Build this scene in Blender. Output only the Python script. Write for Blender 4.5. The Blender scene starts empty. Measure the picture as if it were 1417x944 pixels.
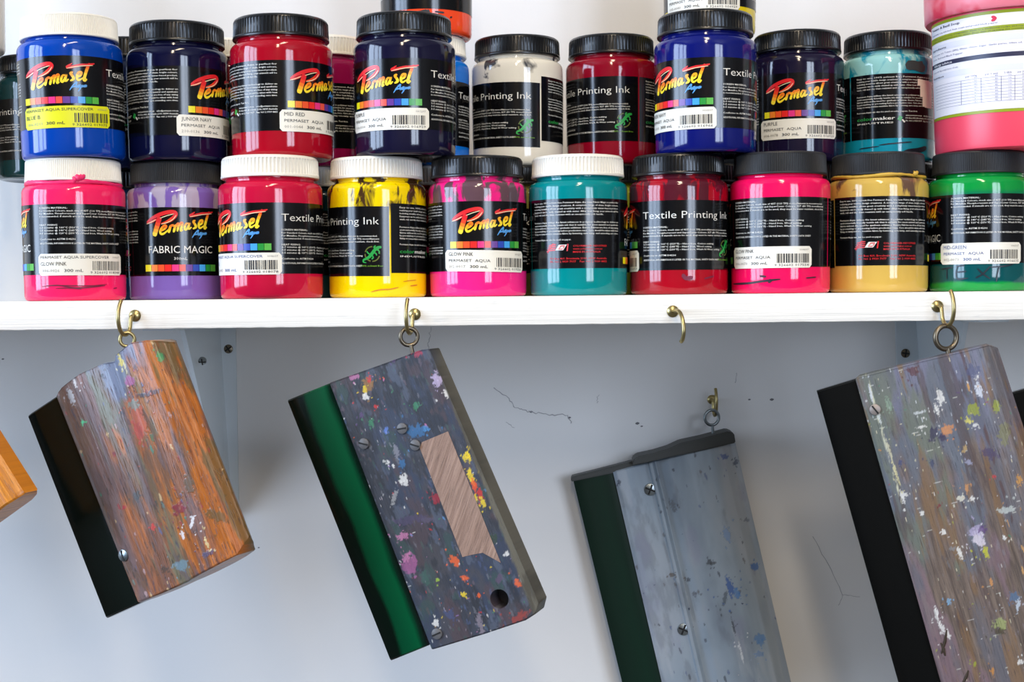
import bpy, bmesh, math, random
import numpy as np
from mathutils import Vector, Matrix
random.seed(7)
C = bpy.context.scene.collection
sc = bpy.context.scene
PI = math.pi
rad, deg = math.radians, math.degrees

# ------------------------------------------------------------------ camera
F_PX = 1907.0
ZS = 1.45                      # height of the shelf top above the floor
CAM = Vector((0, -1.0, ZS))
PITCH, ROLL = rad(1.86), rad(0.6)
fwd = Vector((0, math.cos(PITCH), -math.sin(PITCH)))
r0 = Vector((1, 0, 0)); u0 = Vector((0, math.sin(PITCH), math.cos(PITCH)))
right = r0 * math.cos(ROLL) - u0 * math.sin(ROLL)
up = u0 * math.cos(ROLL) + r0 * math.sin(ROLL)

def ray(px, py):
    return fwd + right * ((px - 708.5) / F_PX) - up * ((py - 472) / F_PX)
def at(px, py, Y):
    d = ray(px, py); return CAM + d * ((Y - CAM.y) / d.y)
def on_plane(px, py, P, n):
    d = ray(px, py); return CAM + d * ((P - CAM).dot(n) / d.dot(n))

cd = bpy.data.cameras.new('camera'); cam = bpy.data.objects.new('camera', cd); C.objects.link(cam)
cd.sensor_width = 36; cd.lens = 36 * F_PX / 1417
cd.clip_start = .01
M4 = Matrix((right, up, -fwd)).transposed().to_4x4(); M4.translation = CAM
cam.matrix_world = M4
sc.camera = cam
sc.view_settings.view_transform = 'Standard'
sc.view_settings.look = 'None'
sc.view_settings.gamma = 1
sc.view_settings.use_curve_mapping = False
sc.view_settings.exposure = 0.16

# ------------------------------------------------------------------ materials
def L(r, g, b):
    f = lambda c: (c / 255 / 12.92) if c <= 10.3 else ((c / 255 + .055) / 1.055) ** 2.4
    return (f(r), f(g), f(b), 1)

class NT:
    def __init__(s, name):
        s.m = bpy.data.materials.new(name); s.m.use_nodes = True
        s.t = s.m.node_tree; s.n = s.t.nodes; s.b = s.n['Principled BSDF']
    def link(s, a, b): s.t.links.new(a, b)
    def put(s, sock, v):
        if hasattr(v, 'is_linked') or hasattr(v, 'links'): s.link(v, sock)
        else: sock.default_value = v
    def coord(s, which): return s.n.new('ShaderNodeTexCoord').outputs[which]
    def map(s, vec, scale=(1, 1, 1), loc=(0, 0, 0)):
        m = s.n.new('ShaderNodeMapping'); s.link(vec, m.inputs[0])
        m.inputs['Scale'].default_value = scale; m.inputs['Location'].default_value = loc
        return m.outputs[0]
    def noise(s, vec, scale=5, detail=3, rough=.55, dist=0):
        m = s.n.new('ShaderNodeTexNoise'); s.link(vec, m.inputs['Vector'])
        m.inputs['Scale'].default_value = scale; m.inputs['Detail'].default_value = detail
        m.inputs['Roughness'].default_value = rough; m.inputs['Distortion'].default_value = dist
        return m.outputs['Fac']
    def voro(s, vec, scale=5):
        m = s.n.new('ShaderNodeTexVoronoi'); s.link(vec, m.inputs['Vector'])
        m.inputs['Scale'].default_value = scale
        return m.outputs
    def ramp(s, fac, stops, interp='LINEAR'):
        m = s.n.new('ShaderNodeValToRGB'); s.link(fac, m.inputs[0]); e = m.color_ramp.elements
        m.color_ramp.interpolation = interp
        while len(e) < len(stops): e.new(.5)
        for k, (p, c) in enumerate(stops):
            e[k].position = p; e[k].color = c if not isinstance(c, (int, float)) else (c, c, c, 1)
        return m.outputs[0]
    def mix(s, fac, a, b):
        m = s.n.new('ShaderNodeMix'); m.data_type = 'RGBA'
        s.put(m.inputs[0], fac); s.put(m.inputs[6], a); s.put(m.inputs[7], b)
        return m.outputs[2]
    def math(s, op, a, b=0.0, clamp=False):
        m = s.n.new('ShaderNodeMath'); m.operation = op; m.use_clamp = clamp
        s.put(m.inputs[0], a); s.put(m.inputs[1], b); return m.outputs[0]
    def sep(s, vec):
        m = s.n.new('ShaderNodeSeparateXYZ'); s.link(vec, m.inputs[0]); return m.outputs
    def bump(s, h, strength=.3, dist=.001):
        m = s.n.new('ShaderNodeBump'); s.link(h, m.inputs['Height'])
        m.inputs['Strength'].default_value = strength; m.inputs['Distance'].default_value = dist
        s.link(m.outputs[0], s.b.inputs['Normal'])
    def base(s, v): s.put(s.b.inputs['Base Color'], v)
    def pr(s, rough=.5, metal=0, coat=0, spec=.5, coat_rough=.05):
        i = s.b.inputs
        i['Roughness'].default_value = rough; i['Metallic'].default_value = metal
        i['Coat Weight'].default_value = coat; i['Specular IOR Level'].default_value = spec
        i['Coat Roughness'].default_value = coat_rough
        return s

def plain(name, rgb, rough=.5, metal=0, coat=0, spec=.5):
    t = NT(name); t.base(L(*rgb)); t.pr(rough, metal, coat, spec); return t.m

_pc = {}
def paint(rgb, rough=.4):
    k = (rgb, rough)
    if k not in _pc: _pc[k] = plain('paint_%02x%02x%02x' % rgb, rgb, rough)
    return _pc[k]

def ink_mat(name, rgb, residue=None, ramp=None):
    t = NT(name); t.pr(.09, 0, 0, .5)
    oc = t.coord('Object')
    x, y, z = t.sep(oc)
    n0 = t.noise(t.map(oc, (14, 14, 5)), 1, 2)
    c0 = L(*rgb)
    col = t.mix(n0, tuple(c * .93 for c in c0[:3]) + (1,), tuple(min(1, c * 1.05) for c in c0[:3]) + (1,))
    if residue:
        rc, amt, sx, sz = residue[:4]
        n1 = t.noise(t.map(oc, (sx, sx, sz), (random.random() * 9, random.random() * 9, random.random() * 9)), 1, 4, .55, .6)
        zb = t.ramp(t.math('MULTIPLY', z, 10), [(.60, 0), (.72, 1)])
        k = t.math('MULTIPLY', zb, t.math('MULTIPLY', t.math('SUBTRACT', n1, amt), 16), True)
        col = t.mix(k, col, L(*rc))
    if ramp:
        n1 = t.noise(t.map(oc, (40, 40, 30)), 1, 4)
        zz = t.math('ADD', t.math('MULTIPLY', z, 10), t.math('MULTIPLY', t.math('SUBTRACT', n1, .5), .06))
        col = t.ramp(zz, [(p, L(*c)) for p, c in ramp])
    t.base(col)
    return t.m

M = {}
M['label'] = plain('label_black', (11, 11, 13), .16)
M['ink_white'] = plain('print_white', (232, 230, 222), .3)
M['ink_cream'] = plain('print_cream', (240, 225, 180), .3)
LOGO = [(228, 38, 42), (238, 70, 34), (246, 125, 32), (250, 175, 34), (250, 220, 50)]
for i, c in enumerate(LOGO): M['logo%d' % i] = plain('print_logo', c, .3)
M['aqua'] = plain('print_blue', (88, 160, 228), .3)
M['green'] = plain('print_green', (40, 160, 70), .3)
M['lime'] = plain('print_lime', (120, 175, 45), .3)
M['olive'] = plain('print_olive', (95, 105, 45), .3)
M['red'] = plain('print_red', (215, 35, 40), .3)
BAR = [(240, 228, 20), (242, 130, 30), (238, 85, 40), (232, 40, 36), (232, 50, 130), (236, 85, 70), (105, 60, 150), (45, 75, 180), (70, 165, 235), (40, 150, 60), (90, 180, 70)]
for i, c in enumerate(BAR): M['bar%d' % i] = plain('print_swatch', c, .3)
M['stk_white'] = plain('sticker_paper', (240, 236, 222), .45)
M['stk_yellow'] = plain('sticker_yellow', (228, 228, 20), .45)
M['stk_ink'] = plain('sticker_ink', (40, 40, 44), .5)
M['stk_faded'] = plain('sticker_faded_ink', (150, 146, 138), .5)
M['stk_blue'] = plain('sticker_blue_ink', (70, 90, 150), .5)
M['lid_black'] = plain('lid_black_plastic', (13, 14, 16), .28)
M['lid_white'] = plain('lid_white_plastic', (238, 234, 222), .42)
M['brass'] = plain('aged_brass', (172, 156, 108), .34, 1)
M['steel'] = plain('zinc_steel', (150, 158, 160), .35, 1)
M['bronze'] = plain('tarnished_steel', (118, 108, 92), .38, 1)
M['dark'] = plain('dark_recess', (22, 22, 22), .7)

# ------------------------------------------------------------------ mesh helpers
class MB:
    def __init__(s): s.v = []; s.f = []; s.m = []; s.uv = {}
    def add(s, vs, fs, mi=0):
        b = len(s.v); s.v += [tuple(p) for p in vs]
        for f in fs: s.f.append(tuple(b + i for i in f)); s.m.append(mi)
        return b
    def tube(s, pts, r, n=10, mi=0, caps=True):
        pts = [Vector(p) for p in pts]; rs = r if isinstance(r, list) else [r] * len(pts)
        vs, fs = [], []; prev = None
        for i, p in enumerate(pts):
            t = (pts[min(i + 1, len(pts) - 1)] - pts[max(i - 1, 0)]).normalized()
            if prev is None:
                a = Vector((0, 0, 1)) if abs(t.z) < .9 else Vector((1, 0, 0))
                nrm = t.cross(a).normalized()
            else:
                nrm = (prev - t * prev.dot(t)).normalized()
            prev = nrm; bn = t.cross(nrm)
            for k in range(n):
                an = 2 * PI * k / n
                vs.append(p + nrm * math.cos(an) * rs[i] + bn * math.sin(an) * rs[i])
        for i in range(len(pts) - 1):
            for k in range(n):
                k2 = (k + 1) % n
                fs.append((i * n + k, i * n + k2, (i + 1) * n + k2, (i + 1) * n + k))
        if caps:
            fs.append(tuple(range(n - 1, -1, -1))); fs.append(tuple((len(pts) - 1) * n + k for k in range(n)))
        s.add(vs, fs, mi)
    def torus(s, c, ax, R, r, N=28, n=10, mi=0, a0=0, a1=2 * PI):
        ax = Vector(ax).normalized(); a = ax.orthogonal().normalized()
        zv = Vector((0, 0, 1)); a = (zv - ax * zv.dot(ax)).normalized(); b = ax.cross(a)
        full = abs(a1 - a0 - 2 * PI) < 1e-6
        cnt = N if full else N + 1
        vs, fs = [], []
        for i in range(cnt):
            t = a0 + (a1 - a0) * i / N; d = a * math.cos(t) + b * math.sin(t)
            for k in range(n):
                q = 2 * PI * k / n
                vs.append(Vector(c) + d * (R + r * math.cos(q)) + ax * r * math.sin(q))
        for i in range(N):
            i2 = (i + 1) % cnt
            for k in range(n):
                k2 = (k + 1) % n
                fs.append((i * n + k, i2 * n + k, i2 * n + k2, i * n + k2))
        s.add(vs, fs, mi)
    def lathe(s, prof, n=64, mi=0, rib=None):
        """prof: (r, z) list from the bottom centre to the top centre; rib(z, k) -> radius offset"""
        vs, fs = [], []
        for (r, z, *g) in prof:
            for k in range(n):
                a = 2 * PI * k / n
                rr = r - (g[0] if g and (k // 2) % 2 else 0)
                vs.append((rr * math.cos(a), rr * math.sin(a), z))
        for i in range(len(prof) - 1):
            for k in range(n):
                k2 = (k + 1) % n
                fs.append((i * n + k, i * n + k2, (i + 1) * n + k2, (i + 1) * n + k))
        fs.append(tuple(range(n - 1, -1, -1))); fs.append(tuple((len(prof) - 1) * n + k for k in range(n)))
        s.add(vs, fs, mi)
    def box(s, lo, hi, mi=0):
        x0, y0, z0 = lo; x1, y1, z1 = hi
        s.add([(x0, y0, z0), (x1, y0, z0), (x1, y1, z0), (x0, y1, z0), (x0, y0, z1), (x1, y0, z1), (x1, y1, z1), (x0, y1, z1)],
              [(0, 3, 2, 1), (4, 5, 6, 7), (0, 1, 5, 4), (1, 2, 6, 5), (2, 3, 7, 6), (3, 0, 4, 7)], mi)
    def mesh(s, name, mats, smooth=None):
        me = bpy.data.meshes.new(name); me.from_pydata(s.v, [], s.f)
        for m in mats: me.materials.append(m)
        me.polygons.foreach_set('material_index', s.m)
        if smooth is not None:
            me.polygons.foreach_set('use_smooth', [True] * len(s.f))
            try: me.set_sharp_from_angle(angle=rad(smooth))
            except Exception: pass
        me.update()
        return me

def link(name, me, parent=None):
    o = bpy.data.objects.new(name, me); C.objects.link(o)
    if parent: o.parent = parent
    return o
def thing(name, label, cat, loc=(0, 0, 0), group=None):
    o = bpy.data.objects.new(name, None); C.objects.link(o); o.location = loc
    o.empty_display_size = .02
    return tag(o, label, cat, group)
def tag(o, label, cat, group=None):
    o['label'] = label; o['category'] = cat
    if group: o['group'] = group
    return o
def struct(o): o['kind'] = 'structure'; return o

# ------------------------------------------------------------------ text
_tc = bpy.data.curves.new('lettering', 'FONT'); _to = bpy.data.objects.new('lettering', _tc); C.objects.link(_to)
_tc.fill_mode = 'FRONT'
_cache = {}
def text_geo(s, res=1, bold=0.0):
    """flat glyph outlines of one line, cap height 1"""
    k = (s, res, bold)
    if k in _cache: return _cache[k]
    _tc.body = s; _tc.resolution_u = res; _tc.offset = bold; _tc.size = 1
    bpy.context.view_layer.update()
    me = bpy.data.meshes.new_from_object(_to.evaluated_get(bpy.context.evaluated_depsgraph_get()))
    vs = [(v.co.x / .72, v.co.y / .72) for v in me.vertices]
    fs = [tuple(p.vertices) for p in me.polygons]
    bpy.data.meshes.remove(me)
    x0 = min(v[0] for v in vs); x1 = max(v[0] for v in vs)
    _cache[k] = ([(v[0] - x0, v[1]) for v in vs], fs, x1 - x0)
    return _cache[k]

class Flat:
    """print laid out flat as (along, up, lift): along in degrees round the jar, up in metres"""
    def __init__(s): s.v = []; s.f = []; s.m = []
    def add(s, vs, fs, m):
        b = len(s.v); s.v += vs
        for f in fs: s.f.append(tuple(b + i for i in f)); s.m.append(m)
    def text(s, t, a0, z, cap, m, a1=None, res=1, bold=0.0, lift=.0002, skew=0, k=1.5):
        vs, fs, w = text_geo(t, res, bold)
        if a1 is None: sx = cap * k
        else: sx = (a1 - a0) / w
        s.add([(a0 + v[0] * sx + v[1] * skew, z + v[1] * cap, lift) for v in vs], fs, m)
        return a0 + w * sx
    def rect(s, a0, a1, z0, z1, m, lift=.0002, n=None):
        n = n or max(1, int((a1 - a0) / 3))
        vs = []
        for i in range(n + 1):
            a = a0 + (a1 - a0) * i / n; vs += [(a, z0, lift), (a, z1, lift)]
        s.add(vs, [(2 * i, 2 * i + 2, 2 * i + 3, 2 * i + 1) for i in range(n)], m)
    def stroke(s, pts, w, m, lift=.0002, sub=6, k=1.5, taper=None):
        """brush stroke through pts (deg, m); w in metres; m may be a function of (a, z)"""
        P = [Vector((p[0] / k / 1000, p[1])) for p in pts]      # 1.5 deg ~ 1 mm
        Q = []
        for i in range(len(P) - 1):
            p0 = P[max(i - 1, 0)]; p1 = P[i]; p2 = P[i + 1]; p3 = P[min(i + 2, len(P) - 1)]
            for j in range(sub):
                t = j / sub
                Q.append(.5 * ((2 * p1) + (p2 - p0) * t + (2 * p0 - 5 * p1 + 4 * p2 - p3) * t * t + (3 * p1 - p0 - 3 * p2 + p3) * t ** 3))
        Q.append(P[-1])
        vs = []; n = len(Q)
        for i, q in enumerate(Q):
            d = Q[min(i + 1, n - 1)] - Q[max(i - 1, 0)]
            if d.length < 1e-9: d = Vector((1, 0))
            d.normalize(); nn = Vector((-d.y, d.x))
            f = i / (n - 1)
            ww = w * (taper(f) if taper else min(1, .45 + 3 * min(f, 1 - f))) / 2
            for sgn in (1, -1):
                e = q + nn * ww * sgn; vs.append((e.x * k * 1000, e.y, lift))
        b = len(s.v); s.v += vs
        for i in range(n - 1):
            s.f.append((b + 2 * i, b + 2 * i + 1, b + 2 * i + 3, b + 2 * i + 2))
            s.m.append(m(vs[2 * i][0], vs[2 * i][1]) if callable(m) else m)
    def bend(s, name, radius, slope=0, smooth=False):
        keys = []; idx = {}
        for m in s.m:
            if m not in idx: idx[m] = len(keys); keys.append(m)
        vs = []
        for a, z, lift in s.v:
            z2 = z - slope * (a - 170) / 360
            r = radius(z2) + lift; t = rad(a)
            vs.append((r * math.sin(t), -r * math.cos(t), z2))
        me = bpy.data.meshes.new(name); me.from_pydata(vs, [], s.f)
        for kx in keys: me.materials.append(M[kx])
        me.polygons.foreach_set('material_index', [idx[m] for m in s.m])
        me.polygons.foreach_set('use_smooth', [True] * len(s.f))
        me.update()
        return me

# ------------------------------------------------------------------ the jar
JR0, JR1, JH = .0368, .0376, .105
def jar_r(z): return JR0 + (JR1 - JR0) * min(1, max(0, z / .080))

prof = [(.030, .0012), (.0330, 0), (.0350, .0004), (.0362, .0016), (.0368, .0036)]
prof += [(jar_r(z), z) for z in (.012, .02, .03, .04, .05, .06, .07, .076)]
for k in range(1, 8):
    a = PI / 2 * k / 7
    prof.append((.0376 - .0046 * (1 - math.cos(a)), .0795 + .0062 * math.sin(a)))
prof += [(.0320, .0862), (.0318, .0878), (.0324, .0884), (.0324, .0894), (.0316, .0899), (.0315, .098), (.02, .0985)]
mb = MB(); mb.lathe(prof, 96); BODY = mb.mesh('jar_body', [M['label']], 40)

def lid_mesh(kind):
    mb = MB()
    if kind == 'coarse':
        R, g, n = .0351, .0007, 320
        pr = [(.0322, .0892), (.0347, .0890), (.0353, .0894), (.0354, .0906), (R, .0912), (R, .0914, g), (R - .0002, .0955, g), (R - .0004, .1022, g),
              (R - .0005, .1026), (R - .0011, .1040), (R - .0024, .1049), (R - .0044, .105), (R - .0058, .1045), (.02, .1045), (.006, .1045)]
    else:
        R, g, n = .0350, .0005, 600
        pr = [(.0325, .0884), (.0345, .0882), (.0351, .0886), (.0351, .0894), (R, .0898), (R, .0899, g), (R - .0003, .095, g), (R - .0006, .1030, g),
              (R - .0007, .1034), (R - .0012, .1044), (R - .0026, .105), (R - .0046, .105), (R - .006, .1046), (.02, .1046), (.006, .1046)]
    mb.lathe(pr, n)
    return mb.mesh('lid', [M['lid_black']], 38)
M['lid_matt'] = plain('lid_matt_black_plastic', (26, 27, 29), .55)
LID = {'coarse': lid_mesh('coarse'), 'fine': lid_mesh('fine')}

# ---- printed wrap
P1 = ['Easy to use, 100% solvent free Permaset Aqua, the new Fabric Magic is perfect for',
      'realising your textile design creations. A complete range of clean, bright colours,',
      'including metallics allows great creativity with a completely water-based product.',
      'Equipment can be easily cleaned up with water. After heat fixing, your artwork will be',
      'wash, rub and dry clean resistant with an exceptionally soft handle.']
P2 = ['Permaset Aqua utilises the latest advances in polymer technology to deliver an',
      'environmentally friendly textile ink that is suitable for most natural and synthetic',
      'fabrics without the need for synthetic additives. Ensure Fabrics are free of any sizing',
      'by pre-washing or pre-testing before production runs. Care should be taken with heat',
      'fixing on temperature sensitive fabric by lowering cure temp. and extending cure time.']
SCR = ['SCREEN MATERIAL:', 'For Standard Colours, mesh size of 43T (110 TPI) monofilament is recommended.',
       'For Metallics, Phosphorescent and SuperCover Colours, 32T (80 TPI) monofilament',
       'is recommended. If stencils are to be used, they must be water resistant, check first.']
HEAT = ['HEAT FIXING:', '2-3 minutes @ 160\u00b0C (320\u00b0F) - Hand Iron, Cotton setting',
        '3-5 minutes @ 140\u00b0C (285\u00b0F) - Hand Iron, Wool setting',
        '3-5 minutes @ 120\u00b0C (250\u00b0F) - Hand Iron, Wash N Wear setting']
BW = .008
def small(fl, t, a0, z, a1=None, m='ink_white', cap=.00125, bold=BW): fl.text(t, a0, z - cap / 2, cap, m, a1, 1, bold, k=1270 * 1.16)

LX = lambda X: 156 + deg(math.asin(max(-1, min(1, ((590 + X / 7.864) - 661) / 69))))
LZ = lambda Y: (411 - (270 + Y / 7.864)) / 1.87 / 1000
def logo(fl, dz):
    def lm(a, z):
        zb = .0455 + dz + (a - 127) * .000145
        f = (z - zb) / .0095
        return 'logo%d' % max(0, min(4, int((1.02 - f) * 4.6)))
    def st(pts, w, m=lm, lift=.00022, **k): fl.stroke([(LX(x), LZ(y) + dz) for x, y in pts], w * (.72 if m is lm else .9), m, lift, **k)
    full = lambda f: 1
    st([(432, 225), (410, 300), (388, 370), (368, 436)], .0052, taper=lambda f: min(1, .8 + f * 2, .55 + 4 * (1 - f)))
    st([(290, 280), (345, 238), (440, 196), (535, 172), (592, 176), (602, 205), (560, 250), (500, 284), (446, 300)], .0040, taper=lambda f: min(1, .35 + 3 * f, .3 + 3 * (1 - f)))
    st([(288, 288), (320, 284), (360, 268), (398, 246)], .0024)
    st([(432, 385), (470, 366), (500, 335), (487, 318), (455, 343), (434, 385), (448, 414), (486, 400), (528, 360)], .0024)
    st([(548, 318), (536, 360), (524, 402)], .0027); st([(530, 360), (552, 325), (572, 318), (578, 332)], .0024)
    st([(602, 308), (590, 350), (577, 396)], .0026); st([(588, 350), (618, 306), (634, 304), (626, 345), (616, 386)], .0025)
    st([(624, 340), (654, 296), (670, 294), (660, 345), (654, 376), (676, 366)], .0025)
    st([(735, 296), (710, 300), (692, 345), (704, 366), (728, 338), (744, 290), (732, 345), (742, 356), (764, 336)], .0024)
    st([(806, 262), (784, 276), (800, 306), (808, 334), (778, 356)], .0027)
    st([(832, 322), (866, 296), (876, 262), (852, 266), (836, 312), (850, 346), (890, 318)], .0024)
    st([(942, 158), (920, 230), (902, 300), (896, 346), (918, 330)], .0030)
    st([(800, 170), (752, 208), (790, 208), (870, 186), (930, 180), (978, 160)], .0028, taper=lambda f: min(1, .3 + 3 * f, .3 + 4 * (1 - f)))
    for pts in ([(286, 300), (340, 280), (392, 254)], [(436, 240), (510, 212), (585, 192)], [(446, 306), (520, 284), (575, 250), (608, 206)],
                [(748, 224), (830, 204), (905, 190), (966, 182)]):
        st(pts, .0006, 'ink_cream', .0003)
    for pts in ([(768, 456), (800, 405), (832, 368), (828, 400), (832, 432)], [(788, 422), (812, 416), (846, 410)], [(868, 392), (846, 404), (846, 424), (866, 404), (860, 436), (842, 466)],
                [(880, 394), (874, 418), (892, 402), (888, 420)], [(914, 394), (898, 402), (898, 416), (912, 398), (910, 418)]):
        st(pts, .0011, 'aqua', .00024)

def bar(fl, z0, z1):
    xs = [260, 328, 400, 472, 550, 628, 697, 770, 837, 900, 950, 998]
    for i in range(11):
        a, b = LX(xs[i]), LX(xs[i + 1]); fl.rect(a + .35, b - .1, z0, z1, 'bar%d' % i, .00022, 3)

def make_flat(kind):
    fl = Flat()
    fl.rect(-9.5, 348.5, .0182, .0696, 'label', 0, 120)
    dz = 0 if kind == 'aqua' else -.0015
    for i, t in enumerate(P1): small(fl, t if kind != 'aqua' else t.replace(', the new Fabric Magic', ''), 1, .0668 - i * .0022, 112 if i < 4 else 90)
    for i, t in enumerate(P2): small(fl, t, 1, .0523 - i * .0021, 112)
    small(fl, 'Permaset Aqua can also be used on some papers. Test first.' if kind == 'aqua' else 'Permaset Aqua can also be used on paper.', 1, .0395, 78 if kind == 'aqua' else 52)
    if kind == 'aqua':
        e = fl.text('color', 1, .0330, .0026, 'green', 22, 2, .01)
        fl.text('maker', 22.6, .0330, .0026, 'ink_white', 49, 2, .012)
        fl.text('INDUSTRIES', 1.5, .0300, .0013, 'ink_white', 47, 1, .01)
        fl.stroke([(53, .0345), (57, .0330)], .0036, 'green', taper=lambda f: 1); fl.stroke([(57.5, .0328), (61, .0306)], .0013, 'ink_white')
        for i, t in enumerate(['www.permaset.com.au    sales@permaset.com.au', 'PO Box 460, Brookvale 2100, NSW Australia', 'Ph: +61 2 9939 7977   Fax: +61 2 9939 8855']):
            small(fl, t, 62, .0362 - i * .0022, 112)
    else:
        # red flag emblem with a slanted white letter mark
        fl.add([(22, .0298, .00022), (48, .0310, .00022), (49, .0362, .00022), (29, .0366, .00022)], [(0, 1, 2, 3)], 'red')
        for i in range(4): fl.stroke([(21 + i, .0308 + i * .0014), (27 + i, .0316 + i * .0014), (34, .0318 + i * .0014)], .0008, 'red')
        fl.add([(33, .0316, .0003), (42.5, .0316, .0003), (47, .0357, .0003), (37.5, .0357, .0003)], [(0, 1, 2, 3)], 'ink_white')
        fl.stroke([(44.6, .0349), (40, .0348), (37.2, .0324), (42, .0324)], .0007, 'red', .0004, taper=lambda f: 1, sub=1)
        fl.stroke([(44, .0343), (42.6, .0330)], .0006, 'red', .0004, taper=lambda f: 1)
        small(fl, 'COLORMAKER INDUSTRIES', 54, .0347, 94, 'red', .0014)
        small(fl, 'www.colormaker.com.au', 54, .0326, 88, 'red', .0014)
        small(fl, 'MADE IN AUSTRALIA', 54, .0303, 86, 'red', .0014)
        small(fl, 'PO Box 460, Brookvale 2100, NSW Australia', 26, .0255, 94, 'red', .0015)
        small(fl, 'Ph: +61 2 9939 7977    Fax: +61 2 9939 8855', 26, .0232, 94, 'red', .0015)
    logo(fl, 0 if kind == 'aqua' else .0022)
    if kind == 'aqua':
        bar(fl, .0352, .0400)
        fl.text('Textile Printing Ink', 221, .0563, .0055, 'ink_white', 337, 3, -.006)
        zz = [.0500, .0478, .0457, .0437]; zh = [.0393, .0375, .0354, .0333]; zc, zi = .0291, .0258
        wid = [253, 335, 337, 337]
    else:
        fl.text('FABRIC MAGIC', 128, .0352, .0056, 'ink_white', 205, 2, 0)
        fl.text('300mL', 158, .0300, .0022, 'ink_white', 173, 1, 0)
        bar(fl, .0215, .0265)
        zz = [.0668, .0647, .0627, .0606]; zh = [.0544, .0525, .0504, .0483]; zc, zi = .0441, .0410
        wid = [254, 335, 337, 337]
    for t, z, w in zip(SCR, zz, wid): small(fl, t, 221, z, w)
    for t, z, w in zip(HEAT, zh, [243, 308, 305, 318]): small(fl, t, 221, z, w)
    small(fl, 'Conforms to ASTM D4236', 221, zc, 262)
    small(fl, 'ADDITIONAL INFORMATION IS LISTED IN THE MATERIAL SAFETY DATA SHEET', 221, zi, 317)
    # gecko emblem on a ring of small type
    if kind == 'aqua':
        ac, zc = 329, .0345
        g = lambda a, z: (ac + a, zc + z / 1000)
        ring = [(ac + 8.2 * math.cos(2 * PI * i / 24), zc + .0054 * math.sin(2 * PI * i / 24)) for i in range(25)]
        for q_ in (0, 6, 12, 18): fl.stroke(ring[q_:q_ + 6], .0009, 'olive', .00021, sub=2, taper=lambda f: 1)
        fl.stroke([g(-7, -6.4), g(-10, -6.0), g(-10, -4.4), g(-6, -3.2), g(-3, -1.8), g(0, .6), g(3, 3.0), g(7, 4.8), g(10.5, 5.0)], .0024, 'green', .00025,
                  taper=lambda f: min(1, .22 + 1.5 * f) if f < .85 else 1.0 - (f - .85) * 3)
        for p in ([g(-2, -.6), g(-5, .8), g(-6, 2.2)], [g(-1, -.4), g(1, -2.6), g(-1, -3.8)], [g(4, 3.4), g(2, 5.0), g(4, 6.2)], [g(5, 3.4), g(8, 1.8), g(7, .4)], [g(1, 1.2), g(4, .4), g(5, -1.2)]):
            fl.stroke(p, .0010, 'green', .00025)
        small(fl, '100% solvent free', ac - 14, .0258, ac + 12, 'lime', .0013)
    return fl
FL = {'aqua': make_flat('aqua'), 'magic': make_flat('magic')}
LABELS = {}
def label_mesh(kind, slope):
    if (kind, slope) not in LABELS: LABELS[(kind, slope)] = FL[kind].bend('label', lambda z: jar_r(z) + .00018, slope)
    return LABELS[(kind, slope)]

def sticker_mesh(name, code, style, num, paper, digits='9 326602 016929', w=102, z0=.0176, z1=.0334, tilt=0, ink='stk_ink', cut=0):
    fl = Flat(); H = z1 - z0; a0 = -w / 2
    # rounded sheet
    rc = .0022; n = 36; vs = []; cols = []
    for i in range(n + 1):
        a = a0 + w * i / n; d = min(a - a0, a0 + w - a) / 1.5 / 1000
        e = rc - math.sqrt(max(0, rc * rc - (rc - d) ** 2)) if d < rc else 0
        vs += [(a, z0 + e, .0004), (a, z1 - e, .0004)]
    fl.add(vs, [(2 * i, 2 * i + 2, 2 * i + 3, 2 * i + 1) for i in range(n)], paper)
    U = lambda u: a0 + w * u
    V = lambda v: z0 + H * v
    lf = .0006
    if style == 'aqua':
        fl.text(name, U(.05), V(.72), H * .175, ink, U(.05 + .032 * len(name)), 2, 0, lf)
        fl.text('PERMASET  AQUA', U(.05), V(.44), H * .135, ink, U(.53), 2, 0, lf)
    else:
        fl.text('PERMASET AQUA SUPERCOVER', U(.03), V(.78), H * .125, ink, U(.80), 2, 0, lf)
        fl.text(name, U(.03), V(.45), H * .18, ink, U(.03 + .033 * len(name)), 2, 0, lf)
    fl.text(code, U(.05), V(.16), H * .135, 'stk_faded', U(.25), 1, 0, lf)
    fl.text('300 mL', U(.30), V(.16), H * .135, ink, U(.50), 2, .008, lf)
    rnd = random.Random(code); x = .60
    while x < .955:
        bw = rnd.choice((.006, .006, .010, .016)); fl.rect(U(x), U(x + bw), V(.23), V(.66), 'stk_ink', lf, 1)
        x += bw + rnd.choice((.006, .008, .012))
    fl.text(digits, U(.575), V(.08), H * .11, 'stk_ink', U(.96), 1, 0, lf)
    fl.text(num, U(.85), V(.80), H * .085, 'stk_faded', U(.96), 1, 0, lf)
    fl.v = [(a, z + tilt * a, l) for a, z, l in fl.v]
    return fl.bend('name_sticker', lambda z: jar_r(z) + .00018)

def strokes_mesh(name, lst, mat):
    fl = Flat()
    for pts, w in lst: fl.stroke(pts, w, mat, .0004)
    return fl.bend(name, jar_r)

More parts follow.
